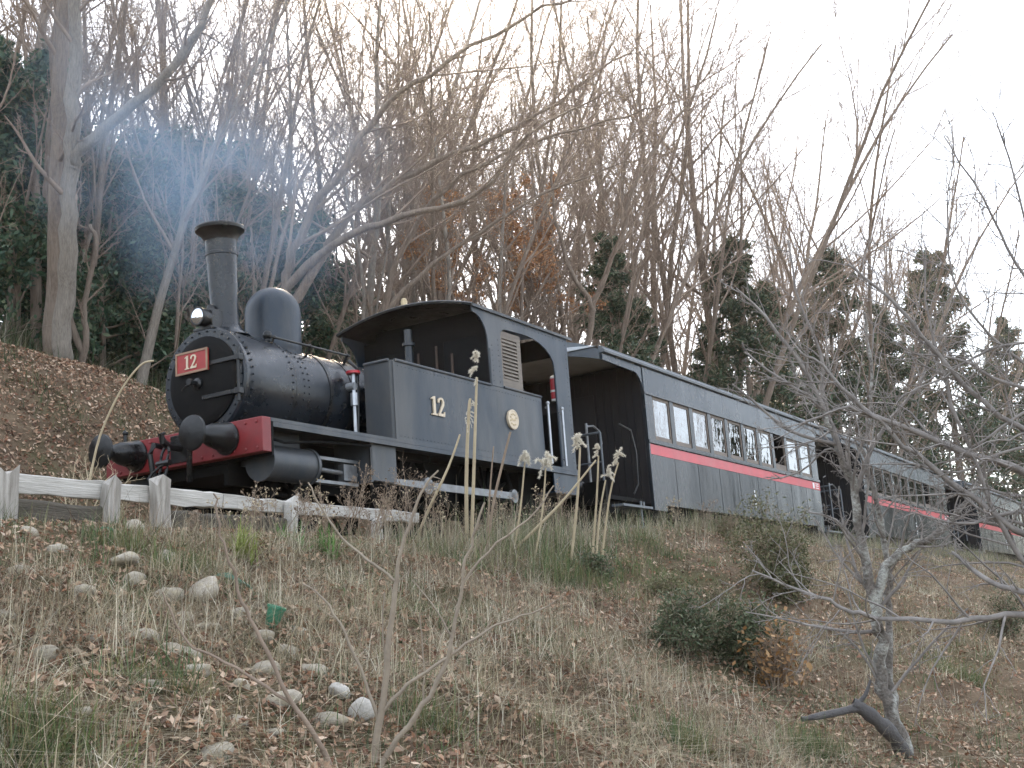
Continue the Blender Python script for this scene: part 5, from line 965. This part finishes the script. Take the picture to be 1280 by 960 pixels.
# ------------------------------------------------------------------ person at the open coach window
m_skin = mat('skin', (.42, .27, .20), (.38, .24, .18), rough=.5, scale=10); m_hair = mat('dark_hair', (.03, .02, .015), (.05, .035, .025), rough=.6, scale=30); m_coat = mat('brown_coat', (.10, .035, .025), (.13, .05, .035), rough=.85, scale=14)
def person(loc, rot, label):
    e = empty('person', loc, rot)
    def skin(name, J, E_, R_, m, root=0):
        me = bpy.data.meshes.new(name); me.from_pydata(J, E_, []); o = bpy.data.objects.new(name, me); COL.objects.link(o); o.parent = e
        sk_ = o.modifiers.new('skin', 'SKIN'); 
        for i, r in enumerate(R_): me.skin_vertices[0].data[i].radius = (r, r)
        me.skin_vertices[0].data[root].use_root = True; o.modifiers.new('sub', 'SUBSURF').levels = 2; o.modifiers['sub'].render_levels = 2; me.materials.append(m); return o
    me_t = bpy.data.meshes.new('t'); del me_t
    J = [(0, 0, .10), (0, 0, .30), (0, .01, .50), (0, .02, .58), (0, .03, .64), (0, .05, .72), (0, .06, .80), (.17, 0, .50), (.24, .05, .28), (.16, .25, .22), (-.17, 0, .50), (-.24, .05, .28), (-.16, .25, .22), (.10, .02, .08), (.12, .42, .10), (.12, .44, -.34), (.12, .56, -.38), (-.10, .02, .08), (-.12, .42, .10), (-.12, .44, -.34), (-.12, .56, -.38)]
    E_ = [(0, 1), (1, 2), (2, 3), (3, 4), (4, 5), (5, 6), (2, 7), (7, 8), (8, 9), (2, 10), (10, 11), (11, 12), (0, 13), (13, 14), (14, 15), (15, 16), (0, 17), (17, 18), (18, 19), (19, 20)]
    R_ = [.14, .15, .12, .055, .07, .095, .075, .06, .045, .035, .06, .045, .035, .09, .07, .05, .04, .09, .07, .05, .04]
    def make(name, idxs, scale, m):
        mp = {k: i for i, k in enumerate(idxs)}; me = bpy.data.meshes.new(name); me.from_pydata([J[k] for k in idxs], [(mp[a], mp[b]) for a, b in E_ if a in mp and b in mp], []); o = bpy.data.objects.new(name, me); COL.objects.link(o); o.parent = e
        o.modifiers.new('skin', 'SKIN')
        if not me.skin_vertices:
            bm = bmesh.new(); bm.from_mesh(me); bm.verts.layers.skin.verify(); bm.to_mesh(me); bm.free()
        for i, k in enumerate(idxs): me.skin_vertices[0].data[i].radius = (R_[k] * scale, R_[k] * scale)
        me.skin_vertices[0].data[0].use_root = True; sb_ = o.modifiers.new('sub', 'SUBSURF'); sb_.levels = 2; sb_.render_levels = 2; me.materials.append(m); return o
    body = make('body', list(range(21)), 1.0, m_skin); coat = make('coat', [0, 1, 2, 7, 8, 10, 11, 13, 14, 17, 18], 1.16, m_coat)
    MB().ball((0, .035, .765), (.088, .10, .095), 14, 8).build('hair', m_hair, e)
    f = MB().ball((0, .155, .725), (.014, .022, .02), 6, 5)
    f.build('nose', m_skin, body)
    for s in (-1, 1): MB().ball((s * .035, .135, .75), (.013, .008, .008), 6, 4).build('eye', m_hair, body); MB().ball((s * .098, .05, .735), (.014, .025, .035), 6, 5).build('ear', m_skin, body)
    MB().ball((0, .14, .685), (.026, .008, .007), 6, 4).build('mouth', mat('lips', (.35, .12, .10), (.30, .10, .09), scale=8), body)
    tag(e, label, 'person'); return e
Mc = co1.matrix_basis
p0 = Mc @ Vector((.30 + 7 * .832 + .36, -1.0, 1.31)); person(p0, (-CANT, 0, rad(-70)), 'seated passenger in brown coat at the open coach window')
# ------------------------------------------------------------------ smoke
mS = bpy.data.materials.new('smoke'); mS.use_nodes = True; t = mS.node_tree; N = t.nodes; N.clear(); L = t.links
ou = N.new('ShaderNodeOutputMaterial'); pv = N.new('ShaderNodeVolumePrincipled'); pv.inputs['Color'].default_value = (.50, .70, .95, 1); pv.inputs['Anisotropy'].default_value = .1
tc = N.new('ShaderNodeTexCoord'); gr = N.new('ShaderNodeTexGradient'); gr.gradient_type = 'SPHERICAL'; no = N.new('ShaderNodeTexNoise'); no.inputs['Scale'].default_value = 2.4; no.inputs['Detail'].default_value = 3
mr = N.new('ShaderNodeMapRange'); mr.inputs[1].default_value = .40; mr.inputs[2].default_value = .7; mul = N.new('ShaderNodeMath'); mul.operation = 'MULTIPLY'; mu2 = N.new('ShaderNodeMath'); mu2.operation = 'MULTIPLY'; mu2.inputs[1].default_value = .34
L.new(tc.outputs['Object'], gr.inputs[0]); L.new(tc.outputs['Object'], no.inputs['Vector']); L.new(no.outputs['Fac'], mr.inputs[0]); L.new(gr.outputs['Fac'], mul.inputs[0]); L.new(mr.outputs[0], mul.inputs[1]); L.new(mul.outputs[0], mu2.inputs[0]); L.new(mu2.outputs[0], pv.inputs['Density']); L.new(pv.outputs[0], ou.inputs['Volume'])
bm = bmesh.new(); bmesh.ops.create_icosphere(bm, subdivisions=3, radius=1); me = bpy.data.meshes.new('smoke'); bm.to_mesh(me); bm.free(); me.materials.append(mS)
o = bpy.data.objects.new('smoke', me); COL.objects.link(o); c = pxd(270, 204, 17.4); o.location = [float(v) for v in c]; o.scale = (3.5, 3.0, 2.1); o.rotation_euler = (0, .3, .2)
tag(o, 'thin blue grey smoke drifting above the chimney', 'smoke', kind='stuff')

# ------------------------------------------------------------------ thin haze in the valley air
mH = bpy.data.materials.new('haze'); mH.use_nodes = True; t = mH.node_tree; t.nodes.clear(); ou = t.nodes.new('ShaderNodeOutputMaterial'); pv = t.nodes.new('ShaderNodeVolumePrincipled')
pv.inputs['Color'].default_value = (.96, .95, .93, 1); pv.inputs['Density'].default_value = .0003; pv.inputs['Anisotropy'].default_value = .82; t.links.new(pv.outputs[0], ou.inputs['Volume'])
hz = MB().box((-40, -70, -12), (240, 90, 46)).build('haze', mH, None, 0, 0); tag(hz, 'thin pale haze filling the wooded valley', 'haze', kind='stuff')
